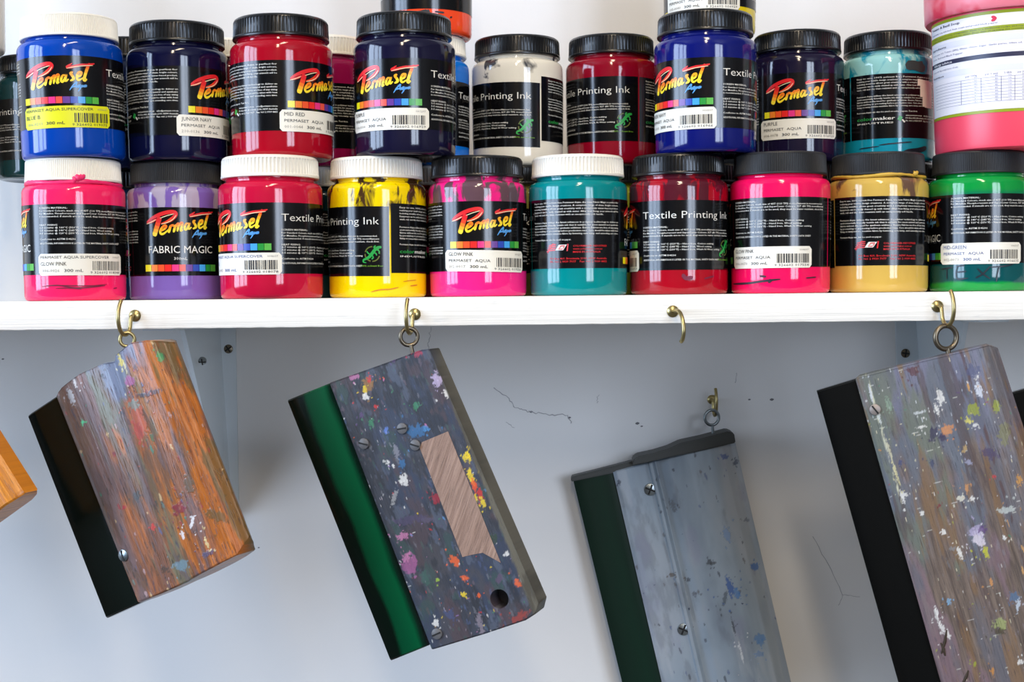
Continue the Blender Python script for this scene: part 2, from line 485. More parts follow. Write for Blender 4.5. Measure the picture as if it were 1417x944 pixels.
JARS = []
def jar(px, Y, tier, label, ink, lid, kind='coarse', var='aqua', A=0, dz=0, slope=0, sticker=None, extra=None, residue=None, ramp=None, group='jars of screen printing ink on the shelf', z=None, lean=0, fat=1):
    while True:      # stand back until it clears the jars already on this tier
        X = at(px, 310 if tier == 0 else (115 if tier == 1 else 0), Y).x
        if all(tr_ != tier or math.hypot(X - l_.x, Y - l_.y) > 2 * JR1 * (1 + fat) / 2 + .0015 for l_, _, tr_ in JARS): break
        Y += .0008
    zb = tier * JH if z is None else z
    t = thing('paint_jar', label, 'paint jar', (X, Y, ZS + zb), group)
    t.rotation_euler.y = rad(lean); t.scale = (fat, fat, 1)
    face = deg(math.atan2(-X, Y + 1.0))
    b = link('jar_body', BODY, t); b.rotation_euler.z = random.random() * 6
    b.material_slots[0].link = 'OBJECT'; b.material_slots[0].material = ink_mat('ink', ink, residue, ramp)
    l = link('lid', LID[kind], t); l.rotation_euler.z = random.random() * 6
    l.material_slots[0].link = 'OBJECT'; l.material_slots[0].material = M['lid_white' if lid == 'white' else ('lid_black' if kind == 'coarse' else 'lid_matt')]
    if var: w = link('label', label_mesh(var, slope), t); w.rotation_euler.z = rad(face - A); w.location.z = dz
    if sticker:
        ang, kw = sticker
        s = link('name_sticker', sticker_mesh(**kw), t); s.rotation_euler.z = rad(face + ang)
        s.location.z = dz
    if extra:
        for nm, me in extra:
            e = link(nm, me, t); e.rotation_euler.z = rad(face)
    JARS.append((Vector((X, Y, 0)), px, tier))
    return t

def blob_mesh(name, mat, ring, blobs):
    """dried paint under a lid: an uneven bead round the neck plus lumps; ring = (radius, z, thickness)"""
    mb = MB(); rnd = random.Random(3)
    if ring:
        R, z, th = ring; N = 90; pts = []
        vs, fs = [], []; n = 8
        for i in range(N):
            a = 2 * PI * i / N; w = th * (.55 + .45 * abs(math.sin(3.1 * a + 1) * math.cos(1.7 * a)) + .25 * rnd.random())
            zz = z + .0006 * math.sin(4 * a)
            for k in range(n):
                q = 2 * PI * k / n; r = R + w * math.cos(q)
                vs.append((r * math.sin(a), -r * math.cos(a), zz + w * math.sin(q)))
        for i in range(N):
            for k in range(n):
                fs.append((i * n + k, ((i + 1) % N) * n + k, ((i + 1) % N) * n + (k + 1) % n, i * n + (k + 1) % n))
        mb.add(vs, fs)
    for a, R, z, s in blobs:
        a = rad(a); c = Vector((R * math.sin(a), -R * math.cos(a), z))
        bm = bmesh.new(); bmesh.ops.create_icosphere(bm, subdivisions=2, radius=s)
        for v in bm.verts: v.co *= 1 + .25 * math.sin(v.co.x * 3000 + v.co.z * 2000)
        mb.add([c + v.co for v in bm.verts], [[v.index for v in f.verts] for f in bm.faces]); bm.free()
    return mb.mesh(name, [mat], 60)

GOLDP = plain('dried_gold_paint', (205, 165, 60), .45); PINKP = plain('dried_pink_paint', (240, 45, 110), .35)
M['marker'] = plain('marker_ink', (14, 30, 42), .4); M['scuff'] = plain('dark_scuff', (110, 12, 50), .5)
M['scuffo'] = plain('orange_scuff', (200, 120, 10), .5); M['scuffd'] = plain('black_scuff', (38, 12, 34), .5)
M['orange_drip'] = plain('orange_drip', (225, 85, 30), .4)

st = lambda name, code, style='aqua', num='006207', paper='stk_white', **k: dict(name=name, code=code, style=style, num=num, paper=paper, **k)

# lower row, front
jar(103, .042, 0, 'hot pink ink jar with white lid and pink paint caked under it, lower row', (250, 38, 100), 'white', 'fine', 'magic', 261, .001,
    sticker=(8.5, st('GLOW PINK', '006-0026', 'super', '004607', digits='9 326602 018344')),
    extra=[('scuff_mark', strokes_mesh('scuff_mark', [([(-40, .0105), (-20, .0115), (0, .0095), (20, .0102), (34, .0112)], .0009), ([(-30, .0115), (-5, .0112), (18, .0110), (36, .0120)], .0006), ([(-22, .0092), (-8, .0094), (6, .0086)], .0006), ([(46, .0088), (52, .0094)], .0007)], 'scuff')),
           ('dried_paint', blob_mesh('dried_paint', PINKP, (.0338, .0868, .0021), [(6, .0352, .0895, .0028), (10, .0350, .0905, .0022), (2, .0350, .0885, .0024)]))])
jar(245, .070, 0, 'purple fabric ink jar with black lid and lilac streaks above its label, lower row', (122, 94, 172), 'black', 'fine', 'magic', 162, 0,
    residue=((176, 164, 186), .44, 90, 26))
jar(375, .036, 0, 'cherry red ink jar with thick white lid between the purple and yellow jars', (198, 18, 58), 'white', 'coarse', 'aqua', 210,
    sticker=(-40, st('RED', '006-0042', 'super', '004607', ink='stk_blue', digits='9 326602 018078')), fat=1.03)
jar(522, .055, 0, 'yellow ink jar with white lid, half empty top smeared yellow and brown', (252, 218, 0), 'white', 'coarse', 'aqua', 335, -.0012, .0024,
    residue=((74, 50, 26), .50, 75, 34),
    extra=[('scuff_mark', strokes_mesh('scuff_mark', [([(-8, .0042), (2, .0058), (14, .0062), (24, .0075)], .0008), ([(30, .0118), (40, .0125), (50, .0128)], .0006), ([(40, .0085), (52, .0092)], .0009)], 'scuffo'))])
jar(661, .055, 0, 'magenta pink ink jar with black lid and white name sticker, clear top with pink drips', (242, 34, 130), 'black', 'coarse', 'aqua', 156, .0008,
    sticker=(11, st('GLOW PINK', 'J02-0017', num='006207', tilt=-.000014, digits='9 326602 019556')), residue=((98, 70, 78), .46, 85, 30))
jar(800, .050, 0, 'teal green ink jar with white lid and text side of its label facing out', (0, 132, 134), 'white', 'coarse', 'magic', 60, .002)
jar(939, .050, 0, 'dark red ink jar with black lid, heading Textile Printing Ink across its label', (164, 10, 30), 'black', 'coarse', 'aqua', 265,
    residue=((84, 22, 36), .42, 80, 30), sticker=(-103, st('RED', '001-0043', num='004607')),
    extra=[('scuff_mark', strokes_mesh('scuff_mark', [([(4, .0150), (8, .0120), (16, .0125)], .0030), ([(30, .0115), (44, .0135)], .0012)], 'scuff'))])
jar(1079.5, .048, 0, 'hot pink ink jar with black lid and white sticker beneath a block of small print', (240, 18, 90), 'black', 'fine', 'magic', 281, .0012,
    sticker=(-14, st('GLOW PINK', '006-0070', num='004607', digits='9 326602 017554')),
    extra=[('scuff_mark', strokes_mesh('scuff_mark', [([(-70, .0075), (-40, .0078), (-20, .0092), (0, .0105)], .0016), ([(-24, .0130), (-16, .0126)], .0014), ([(30, .0112), (44, .0118)], .0009), ([(-14, .0085), (-10, .0100)], .0026)], 'scuffd'))])
jar(1215, .062, 0, 'gold ink jar with black lid and gold paint dried along the lid edge', (208, 172, 82), 'black', 'fine', 'magic', 48, .0015, .0012,
    residue=((104, 78, 62), .53, 46, 24), extra=[('dried_paint', blob_mesh('dried_paint', GOLDP, (.0344, .0872, .0015), [(50, .0352, .0885, .0022), (66, .0358, .0800, .0016)]))])
jar(1355, .040, 0, 'green ink jar with black lid and the word TEXT scrawled low on it', (14, 142, 62), 'black', 'fine', 'magic', 253, .0028,
    sticker=(2, st('MID-GREEN', '002-0073', num='006507', ink='stk_blue', w=98, digits='9 326602 016615')),
    ramp=[(.055, (22, 150, 66)), (.075, (10, 78, 82)), (.60, (10, 78, 82)), (.72, (14, 112, 80)), (.76, (14, 148, 62))],
    extra=[('handwriting', strokes_mesh('handwriting', [([(-46, .0170), (-34, .0180), (-30, .0182)], .0011), ([(-38, .0180), (-38, .0130), (-38, .0095)], .0011), ([(-24, .0190), (-26, .0140), (-24, .0095), (-12, .0100)], .0011), ([(-25, .0145), (-14, .0150)], .0011), ([(-26, .0188), (-16, .0196)], .0011),
         ([(-2, .0170), (4, .0130), (12, .0092)], .0011), ([(12, .0185), (4, .0130), (-4, .0100)], .0011), ([(12, .0178), (28, .0185), (40, .0200)], .0011), ([(22, .0180), (20, .0130), (19, .0070)], .0011)], 'marker'))])
# lower row, back
LB = [(118, .205, (24, 30, 40), 'black', 'black lidded dark jar at the back, behind the white lidded hot pink jar'),
      (180, .140, (30, 60, 90), 'black', 'black lidded blue jar at the back of the lower row behind the purple jar'),
      (312, .155, (90, 20, 30), 'black', 'black lidded maroon jar at the back of the lower row behind the cherry red jar'),
      (443, .135, (10, 66, 72), 'white', 'dark teal jar with greyed white lid seen between the cherry red and yellow jars'),
      (583, .135, (170, 24, 30), 'white', 'white lidded red jar glimpsed between the yellow and magenta pink jars'),
      (716, .135, (120, 118, 60), 'black', 'black lidded olive jar glimpsed between the magenta pink and teal green jars'),
      (846, .135, (140, 150, 50), 'black', 'black lidded lime jar glimpsed between the teal green and dark red jars'),
      (975, .135, (60, 16, 30), 'black', 'black lidded dark jar at the back, behind the dark red ink jar'),
      (1104, .135, (30, 26, 60), 'black', 'black lidded dark jar at the back behind the black lidded pink jar and gold jar'),
      (1232, .135, (20, 40, 44), 'black', 'black lidded dark jar at the back behind the gold jar'),
      (1380, .130, (20, 90, 60), 'black', 'black lidded jar at the back of the lower row behind the green jar')]
for px, Y, c, ld, lb in LB: jar(px, Y, 0, lb, c, ld, 'coarse', 'aqua', random.randint(0, 359), group='jars at the back of the lower row')
# upper row, front
G2 = 'jars of screen printing ink stacked in the upper row'
jar(101, .041, 1, 'bright blue ink jar with white lid and yellow name sticker', (4, 66, 168), 'white', 'fine', 'aqua', 181, .003, 0,
    sticker=(-8.5, st('BLUE B', '006-0211', 'super', '000607', 'stk_yellow', tilt=.00001, digits='9 326602 019075')), group=G2, lean=-1.2, fat=1.015)
jar(246, .051, 1, 'navy ink jar with black lid, white JUNIOR NAVY sticker wrapping round its right side', (13, 13, 48), 'black', 'coarse', 'aqua', 112,
    sticker=(49, st('JUNIOR NAVY', '210-0136', num='003507')), group=G2, fat=1.025)
jar(390, .052, 1, 'red ink jar with black lid and white MID RED sticker, on the cherry red jar', (166, 10, 32), 'black', 'coarse', 'aqua', 117,
    sticker=(48, st('MID RED', '001-0044', num='005207')), group=G2, fat=1.025)
jar(560, .049, 1, 'dark purple ink jar with black lid, in front of the sky blue and orange jars', (21, 19, 46), 'black', 'coarse', 'aqua', 191,
    sticker=(-24, st('PURPLE', '004-0104', num='001207', digits='9 326602 016929')), group=G2, fat=1.025)
jar(976, .052, 1, 'deep blue ink jar with black lid and white sticker under the topmost yellow jar', (14, 22, 104), 'black', 'coarse', 'aqua', 201.5, -.0012,
    sticker=(-39, st('JUNIOR NAVY', '010-0101', num='000507', digits='9 326602 016966')), group=G2, fat=1.025)
# upper row, back
jar(716, .142, 1, 'white ink jar with black lid and dark smears round its shoulder', (232, 226, 210), 'black', 'coarse', 'aqua', 320, -.0015, .0056,
    residue=((66, 66, 70), .56, 50, 36), group=G2)
jar(846, .142, 1, 'crimson ink jar with black lid next to the white ink jar', (142, 8, 34), 'black', 'coarse', 'aqua', 314, group=G2)
jar(1103, .133, 1, 'dark violet ink jar with black lid between deep blue and turquoise jars', (25, 19, 46), 'black', 'coarse', 'aqua', 166,
    sticker=(2, st('PURPLE', '004-0078', num='001207', digits='9 326602 016929')), group=G2)
PATCH = Flat()
for a_, z0_, z1_ in ((38, .0600, .0652), (42, .0510, .0650), (46, .0435, .0647), (50, .0428, .0645), (54, .0426, .0643), (58, .0425, .0640), (62, .0425, .0640)): PATCH.rect(a_, a_ + 4.01, z0_, z1_, 'stk_white', .0005, 2)
M['smear'] = plain('grey_green_smear', (58, 74, 76), .3)
jar(1228, .133, 1, 'turquoise ink jar with black lid and smeared shoulder beside the pink tub', (20, 150, 176), 'black', 'coarse', 'aqua', 40, 0, 0,
    residue=((150, 208, 206), .46, 55, 34), group=G2, extra=[('torn_sticker', PATCH.bend('torn_sticker', jar_r)),
    ('dark_smear', strokes_mesh('dark_smear', [([(22, .0745), (30, .0760), (40, .0750), (50, .0735)], .0075), ([(24, .0785), (36, .0770), (46, .0785)], .0035)], 'smear')),
    ('scuff_mark', strokes_mesh('scuff_mark', [([(-10, .0130), (10, .0140), (30, .0150)], .0010), ([(20, .0070), (40, .0085), (54, .0110)], .0040), ([(-30, .0050), (-24, .0055)], .0030), ([(-36, .0110), (-10, .0120)], .0008)], 'marker')),
    ])
jar(452, .135, 1, 'magenta ink jar with white lid glimpsed between the red and dark purple jars', (150, 18, 78), 'white', 'coarse', 'aqua', 52, -.004, group=G2)
jar(586, .135, 1, 'sky blue ink jar with white lid behind the dark purple jar, under the orange jar', (16, 116, 214), 'white', 'coarse', 'aqua', 173, -.002, group=G2)
jar(318, .135, 1, 'dark red jar with white lid mostly hidden behind the navy jar', (110, 30, 30), 'white', 'coarse', 'aqua', 200, group=G2)
jar(182, .135, 1, 'black lidded dark blue jar hidden behind the bright blue and navy jars', (20, 30, 60), 'black', 'coarse', 'aqua', 20, group=G2)
jar(975, .133, 1, 'black lidded jar hidden behind the deep blue jar, under the topmost yellow jar', (40, 40, 40), 'black', 'coarse', 'aqua', 20, group=G2)
jar(56, .208, 1, 'dark teal ink jar with black lid far back at the left edge', (12, 58, 62), 'black', 'coarse', 'aqua', 338, -.003, group=G2)
# third tier
jar(590, .135, 2, 'orange ink jar cut by the top edge, standing on the sky blue jar', (252, 78, 38), 'white', 'coarse', 'aqua', 116, 0,
    group='jars on the third tier', extra=[('scuff_mark', strokes_mesh('scuff_mark', [([(-44, .0150), (-30, .0165), (-10, .0155), (0, .0172)], .0020), ([(0, .0170), (2, .0140)], .0040), ([(10, .0160), (22, .0155)], .0014), ([(30, .0120), (33, .0130)], .0012)], 'marker'))])
jar(982, .133, 2, 'yellow ink jar on the third tier behind the deep blue jar', (226, 200, 16), 'black', 'coarse', 'aqua', 183,
    sticker=(-12, st('YELLOW FF', '005-0040', num='006207', z0=.0150, z1=.0312)), group='jars on the third tier')
jar(-58, .17, 2, 'off-white jar cut by the top left corner of the shelf', (214, 208, 196), 'white', 'coarse', None, 250, .006, group='jars on the third tier')
jar(-88, .17, 1, 'off-white jar beyond the left edge, carrying another off-white jar', (200, 196, 186), 'white', 'coarse', None, 250, group=G2)
jar(-98, .17, 0, 'off-white jar beyond the left edge standing at the back of the shelf', (190, 186, 176), 'white', 'coarse', None, 250)

# ------------------------------------------------------------------ pink tub
def make_tub():
    Y = .066; X = at(1402, 100, Y).x
    t = thing('plastic_tub', 'big coral pink plastic tub with a white and green food label', 'tub', (X, Y, ZS + JH))
    face = deg(math.atan2(-X, Y + 1.0))
    R0, R1, H = .0575, .0608, .112
    tr = lambda z: R0 + (R1 - R0) * z / H
    tm = NT('coral_plastic'); tm.base(L(238, 72, 96)); tm.pr(.35)
    tm.b.inputs['Subsurface Weight'].default_value = .0
    mb = MB(); p = [(.05, 0), (R0 - .003, 0), (R0 - .0006, .0012), (R0, .004)] + [(tr(z), z) for z in (.02, .04, .06, .08, .1, .112)] + [(R1 - .002, .112), (R1 - .003, .118), (.02, .118)]
    mb.lathe(p, 96); link('tub_body', mb.mesh('tub_body', [tm.m], 40), t)
    lm = NT('pink_lid_plastic'); lm.base(lm.mix(lm.ramp(lm.noise(lm.coord('Object'), 30, 3), [(.5, 0), (.62, 1)]), L(236, 128, 142), L(226, 60, 84))); lm.pr(.35)
    mb = MB(); mb.lathe([(.058, .1015), (R1 + .0035, .1015), (R1 + .0045, .103), (R1 + .0050, .112), (R1 + .0052, .1225), (R1 + .003, .125), (R1 - .003, .125), (R1 - .005, .122), (.02, .122)], 96)
    link('lid', mb.mesh('lid', [lm.m], 40), t)
    for k, c in {'tl_w': (236, 232, 236), 'tl_l': (222, 222, 232), 'tl_g': (148, 160, 20), 'tl_n': (44, 44, 72), 'tl_t': (78, 84, 130), 'tl_r': (214, 30, 70)}.items():
        M[k] = plain('tub_label_print', c, .4)
    fl = Flat(); w0, w1 = -78, 12; zb, zt = .0285, .1000
    fl.rect(w0, w1 + 2.5, zb - .0022, zt + .0002, 'tl_g', .0002, 50)
    fl.rect(w0, w1, zb, zt - .0022, 'tl_w', .0003, 50)
    def band(z0, z1, m): fl.rect(w0, w1, z0, z1, m, .0004, 50)
    band(.0848, .0892, 'tl_g'); band(.0782, .0826, 'tl_l'); band(.0662, .0695, 'tl_n'); band(.0565, .0608, 'tl_l')
    def tx(s, a, z, cap, a1, m='tl_t', bold=.0): fl.text(s, a, z, cap, m, a1, 1, bold, .0005)
    tx('Tomato & Basil Soup', -74, .0945, .0018, -38, 'tl_n', .014)
    tx('A rich tomato soup with basil, fresh cream and ground black pepper', -74, .0908, .0013, -10)
    tx('Contains a generous serve of vegetables, made to a traditional recipe and ready', -72, .0873, .0010, 9, 'tl_n')
    tx('to heat. Keep refrigerated and use within three days of opening the container.', -72, .0855, .0010, 9, 'tl_n')
    tx('Ingredients', -74, .0790, .0016, -52, 'tl_n', .014)
    tx('Tomato paste 16%, Tomato (28%), Water, Onion, Sugar, Garlic puree, Olive oil,', -74, .0752, .0013, 6)
    tx('Cream, Basil and Black Pepper', -74, .0722, .0013, -36)
    tx('Allergy advice', -72, .0670, .0017, -46, 'tl_w', .014)
    tx('Contains milk. May contain traces of nuts.', -74, .0625, .0012, -40)
    tx('Nutrition', -74, .0578, .0015, -56, 'tl_n', .014)
    for s, a, a1 in (('per 100g', -34, -25), ('per 1 unit', -19, -10), ('% GDA', -6, -1), ('per 100kJ', 3, 10)): tx(s, a, .0540, .0013, a1)
    for i in range(9):
        z = .0520 - i * .0022
        fl.rect(-70, 8, z, z + .00018, 'tl_t', .0005, 30)
        for a, s in ((-27, '4.1'), (-12, '8%'), (-3, '11%'), (6, '7g')): tx(s, a, z + .0006, .0009, a + 2)
    for a in (-38, -22, -8, 1): fl.rect(a, a + .25, .0344, .0521, 'tl_t', .0005, 1)
    fl.stroke([(-14, .0925), (-12, .0945), (-14, .0962)], .0018, 'tl_r', .0006)
    lb = link('label', fl.bend('label', lambda z: tr(z) + .0001), t); lb.rotation_euler.z = rad(face)
    fl2 = Flat(); fl2.stroke([(-24, .1160), (-10, .1172), (6, .1185), (14, .1178)], .0035, 'tl_r', .0006)
    s = link('paint_smear', fl2.bend('paint_smear', lambda z: R1 + .0052), t); s.rotation_euler.z = rad(face)
make_tub()

# ------------------------------------------------------------------ shelf, wall, room
WY = .275
def wall_mat():
    t = NT('wall_paint'); g = t.coord('Object'); t.pr(.55)
    n = t.noise(g, 6, 4); t.base(t.mix(n, L(228, 226, 224), L(236, 235, 232)))
    t.bump(t.noise(g, 180, 3), .15, .0006); return t.m
WM = wall_mat(); CM = plain('hairline_crack', (172, 170, 172), .8); SPK = plain('wall_speck', (112, 112, 114), .8)
def slab(name, lo, hi, m):
    mb = MB(); mb.box(lo, hi); return struct(link(name, mb.mesh(name, [m])))
XL, XR, YF, ZC = -2.4, 2.6, -3.2, 2.75
wb = slab('wall_back', (XL - .1, WY, 0), (XR + .1, WY + .1, ZC), WM)
WD_ = plain('far_wall_paint', (96, 92, 88), .6)
slab('wall_left', (XL - .1, YF, 0), (XL, WY, ZC), WD_); slab('wall_right', (XR, YF, 0), (XR + .1, WY, ZC), WD_)
slab('wall_front', (XL - .1, YF - .1, 0), (XR + .1, YF, ZC), WD_)
fm = NT('concrete_floor'); fm.base(fm.ramp(fm.noise(fm.coord('Object'), 3, 5), [(.3, L(84, 82, 80)), (.7, L(108, 106, 102))])); fm.pr(.5)
slab('floor', (XL - .1, YF - .1, -.1), (XR + .1, WY + .1, 0), fm.m)
slab('ceiling', (XL - .1, YF - .1, ZC), (XR + .1, WY + .1, ZC + .1), plain('ceiling_paint', (170, 166, 160), .7))
# hairline cracks and specks on the wall
mb = MB(); rnd = random.Random(5)
def crack(pts, w):
    P = []
    for i in range(len(pts) - 1):
        for j in range(6):
            t = j / 6; P.append((pts[i][0] + (pts[i + 1][0] - pts[i][0]) * t + rnd.uniform(-1.5, 1.5), pts[i][1] + (pts[i + 1][1] - pts[i][1]) * t + rnd.uniform(-1.5, 1.5)))
    P.append(pts[-1])
    mb.tube([at(x, y, WY - .00005) for x, y in P], [w * rnd.uniform(.5, 1.1) for _ in P], 5, 0)
crack([(596, 452), (594, 470), (592, 486)], .0003); crack([(682, 536), (704, 552), (716, 566), (732, 570)], .00045); crack([(732, 570), (760, 574), (786, 574), (790, 586)], .0005)
crack([(1124, 742), (1150, 790), (1166, 824)], .0003); crack([(1166, 824), (1160, 838)], .0003); crack([(1166, 824), (1190, 826)], .0003)
crack([(1020, 515), (1017, 530)], .0003); crack([(828, 546), (826, 558)], .0003); crack([(700, 585), (712, 592)], .0003)
for x, y, r in ((735, 570, .0013), (788, 578, .0012), (1068, 553, .0016), (1037, 553, .0010), (882, 586, .0016), (888, 590, .0010), (358, 758, .0008), (4, 497, .0010)):
    p = at(x, y, WY); bm = bmesh.new(); bmesh.ops.create_icosphere(bm, subdivisions=1, radius=1)
    mb.add([p + Vector((v.co.x * r * 1.4, v.co.y * r * .25, v.co.z * r * .8)) for v in bm.verts], [[v.index for v in f.verts] for f in bm.faces], 1); bm.free()
ck = link('wall_cracks', mb.mesh('wall_cracks', [CM, SPK])); ck.parent = wb; ck['kind'] = 'stuff'

sm = NT('painted_board'); oc = sm.coord('Object'); sm.pr(.5)
g = sm.noise(sm.map(oc, (6, 60, 420)), 1, 5, .6)
dirt = sm.noise(sm.map(oc, (30, 30, 200)), 1, 4)
sm.base(sm.mix(sm.ramp(dirt, [(.62, 0), (.78, 1)]), L(243, 240, 232), L(214, 214, 212))); sm.bump(g, .55, .0012)
mb = MB(); NX = 260; x0, x1 = -.95, .95; vs = []; fs = []; rnd = random.Random(2)
secs = [(WY, 0), (0.0012, 0), (0.0003, -.0004), (0, -.0014), (0, -.0195), (.0003, -.0206), (.0012, -.021), (WY, -.021)]
for i in range(NX + 1):
    x = x0 + (x1 - x0) * i / NX; j = rnd.uniform(-.00025, .00025)
    for k, (y, z) in enumerate(secs): vs.append((x, y + (j if k in (1, 2, 3) else 0), z + (j * .8 if k in (2, 3, 4, 5) else 0)))
n = len(secs)
for i in range(NX):
    for k in range(n): fs.append((i * n + k, i * n + (k + 1) % n, (i + 1) * n + (k + 1) % n, (i + 1) * n + k))
fs += [tuple(range(n)), tuple(NX * n + k for k in range(n - 1, -1, -1))]
mb.add(vs, fs)
shelf = tag(link('shelf', mb.mesh('shelf', [sm.m], 30)), 'long white painted wooden shelf board carrying the ink jars', 'shelf'); shelf.location.z = ZS

BM = plain('white_enamel', (214, 222, 226), .35)
def screw_mesh(r, mat=None, slot=True, cross=False):
    mb = MB(); mb.lathe([(r * .9, -.002), (r, 0), (r * .95, .0006), (r * .6, .0012), (.0001, .0014)], 24)
    if slot: mb.box((-r * .85, -r * .14, .0009), (r * .85, r * .14, .00150), 1)
    if cross: mb.box((-r * .14, -r * .85, .0009), (r * .14, r * .85, .00151), 1)
    return mb.mesh('screw', [mat or M['steel'], M['dark']], 40)
def bracket(pxl, pxr, label, screws, side=None):
    """pressed steel shelf bracket: wall leg, arm under the shelf, tapering gusset rib"""
    xl, xr = at(pxl, 470, WY).x, at(pxr, 470, WY).x; w = xr - xl; xc = (xl + xr) / 2
    t = thing('shelf_bracket', label, 'bracket', (xc, WY, ZS - .021))
    zb = -.185
    mb = MB()   # wall leg, tapering
    out = [(-w / 2, 0), (w / 2, 0), (w / 2, zb), (w / 2 - .012, zb), (-w / 2 + .002, -.07)]
    k = len(out)
    mb.add([(x, 0, z) for x, z in out] + [(x, -.003, z) for x, z in out], [tuple(range(k)), tuple(range(2 * k - 1, k - 1, -1))] + [(i, (i + 1) % k, k + (i + 1) % k, k + i) for i in range(k)])
    link('wall_leg', mb.mesh('wall_leg', [BM]), t)
    mb = MB(); mb.box((-w * .28, -.2, -.003), (w * .28, -.003, 0)); link('arm', mb.mesh('arm', [BM]), t)
    mb = MB()   # gusset: V rib from the arm down the leg
    a = [(-w * .06, -.003, -.003), (w * .16, -.003, -.003), (w * .36, -.003, zb + .006), (w * .22, -.003, zb + .006), (w * .0, -.130, -.004), (w * .10, -.130, -.004), (w * .29, -.014, zb + .012)]
    mb.add(a, [(0, 4, 6), (0, 6, 3), (4, 5, 6), (1, 2, 6, 5), (0, 1, 5, 4), (3, 6, 2), (0, 3, 2, 1)]); link('gusset', mb.mesh('gusset', [BM]), t)
    for (px, py) in screws:
        p = at(px, py, WY - .003); s = link('screw', screw_mesh(.0042, M['bronze'], True, True), t)
        s.rotation_euler = (PI / 2, rnd.uniform(0, 1), 0); s.location = p - t.location
    if side:     # screw through the sloping side of the gusset
        P0, P1, P2 = (t.location + Vector(a[i]) for i in (4, 5, 6)); nn = (P1 - P0).cross(P2 - P0).normalized()
        if nn.y > 0: nn.negate()
        p = on_plane(*side, P0, nn); s = link('screw', screw_mesh(.0036, M['steel'], True, True), t)
        s.rotation_euler = nn.to_track_quat('Z', 'Y').to_euler(); s.location = p - t.location
bracket(264, 327, 'white enamelled shelf bracket on the wall behind the orange wooden squeegee', [(316, 483)], (280, 500))
bracket(1238, 1302, 'white enamelled shelf bracket on the wall behind the grey wooden squeegee', [(1253, 489)])

# ------------------------------------------------------------------ hooks
def cup_hook(px, py, swing, label, Y=0.0, pts=None, mat='brass', k=1.0):
    p = at(px, py, Y)
    t = thing('cup_hook', label, 'hook', p, 'brass cup hooks')
    mb = MB(); mb.lathe([(.0012, -.004), (.0042, 0), (.0044, .0006), (.0036, .0016), (.0022, .0022), (.0010, .0026)], 24)
    c = link('collar', mb.mesh('collar', [M[mat]], 50), t); c.rotation_euler.x = PI / 2
    pts = pts or [(0, 0), (.003, 0), (.0058, -.0010), (.0068, -.0045), (.0078, -.0090), (.0105, -.0122), (.0145, -.0136), (.0190, -.0122), (.0222, -.0085), (.0238, -.0030), (.0236, .0020), (.0222, .0065), (.0205, .0095), (.0192, .0112)]
    Q = []
    P = [Vector((0, -u * k, z * k)) for u, z in pts]
    for i in range(len(P) - 1):
        p0 = P[max(i - 1, 0)]; p1 = P[i]; p2 = P[i + 1]; p3 = P[min(i + 2, len(P) - 1)]
        for j in range(4):
            tt = j / 4; Q.append(.5 * ((2 * p1) + (p2 - p0) * tt + (2 * p0 - 5 * p1 + 4 * p2 - p3) * tt * tt + (3 * p1 - p0 - 3 * p2 + p3) * tt ** 3))
    Q.append(P[-1])
    mb = MB(); mb.tube(Q, .00145, 12)
    h = link('hook', mb.mesh('hook', [M[mat]], 60), t)
    h.rotation_euler.z = rad(swing)
    return t

# ------------------------------------------------------------------ squeegees
def lerp_line(pts, s):
    """pts: (s, x, z) list"""
    for i in range(len(pts) - 1):
        if s <= pts[i + 1][0] or i == len(pts) - 2:
            a, b = pts[i], pts[i + 1]; f = (s - a[0]) / (b[0] - a[0]); return (a[1] + (b[1] - a[1]) * f, a[2] + (b[2] - a[2]) * f)
def interp(tab, s):
    if s <= tab[0][0]: return tab[0][1]
    for i in range(len(tab) - 1):
        if s <= tab[i + 1][0]:
            a, b = tab[i], tab[i + 1]; f = (s - a[0]) / (b[0] - a[0]); f = f * f * (3 - 2 * f) * .5 + f * .5
            return a[1] + (b[1] - a[1]) * f
    return tab[-1][1]

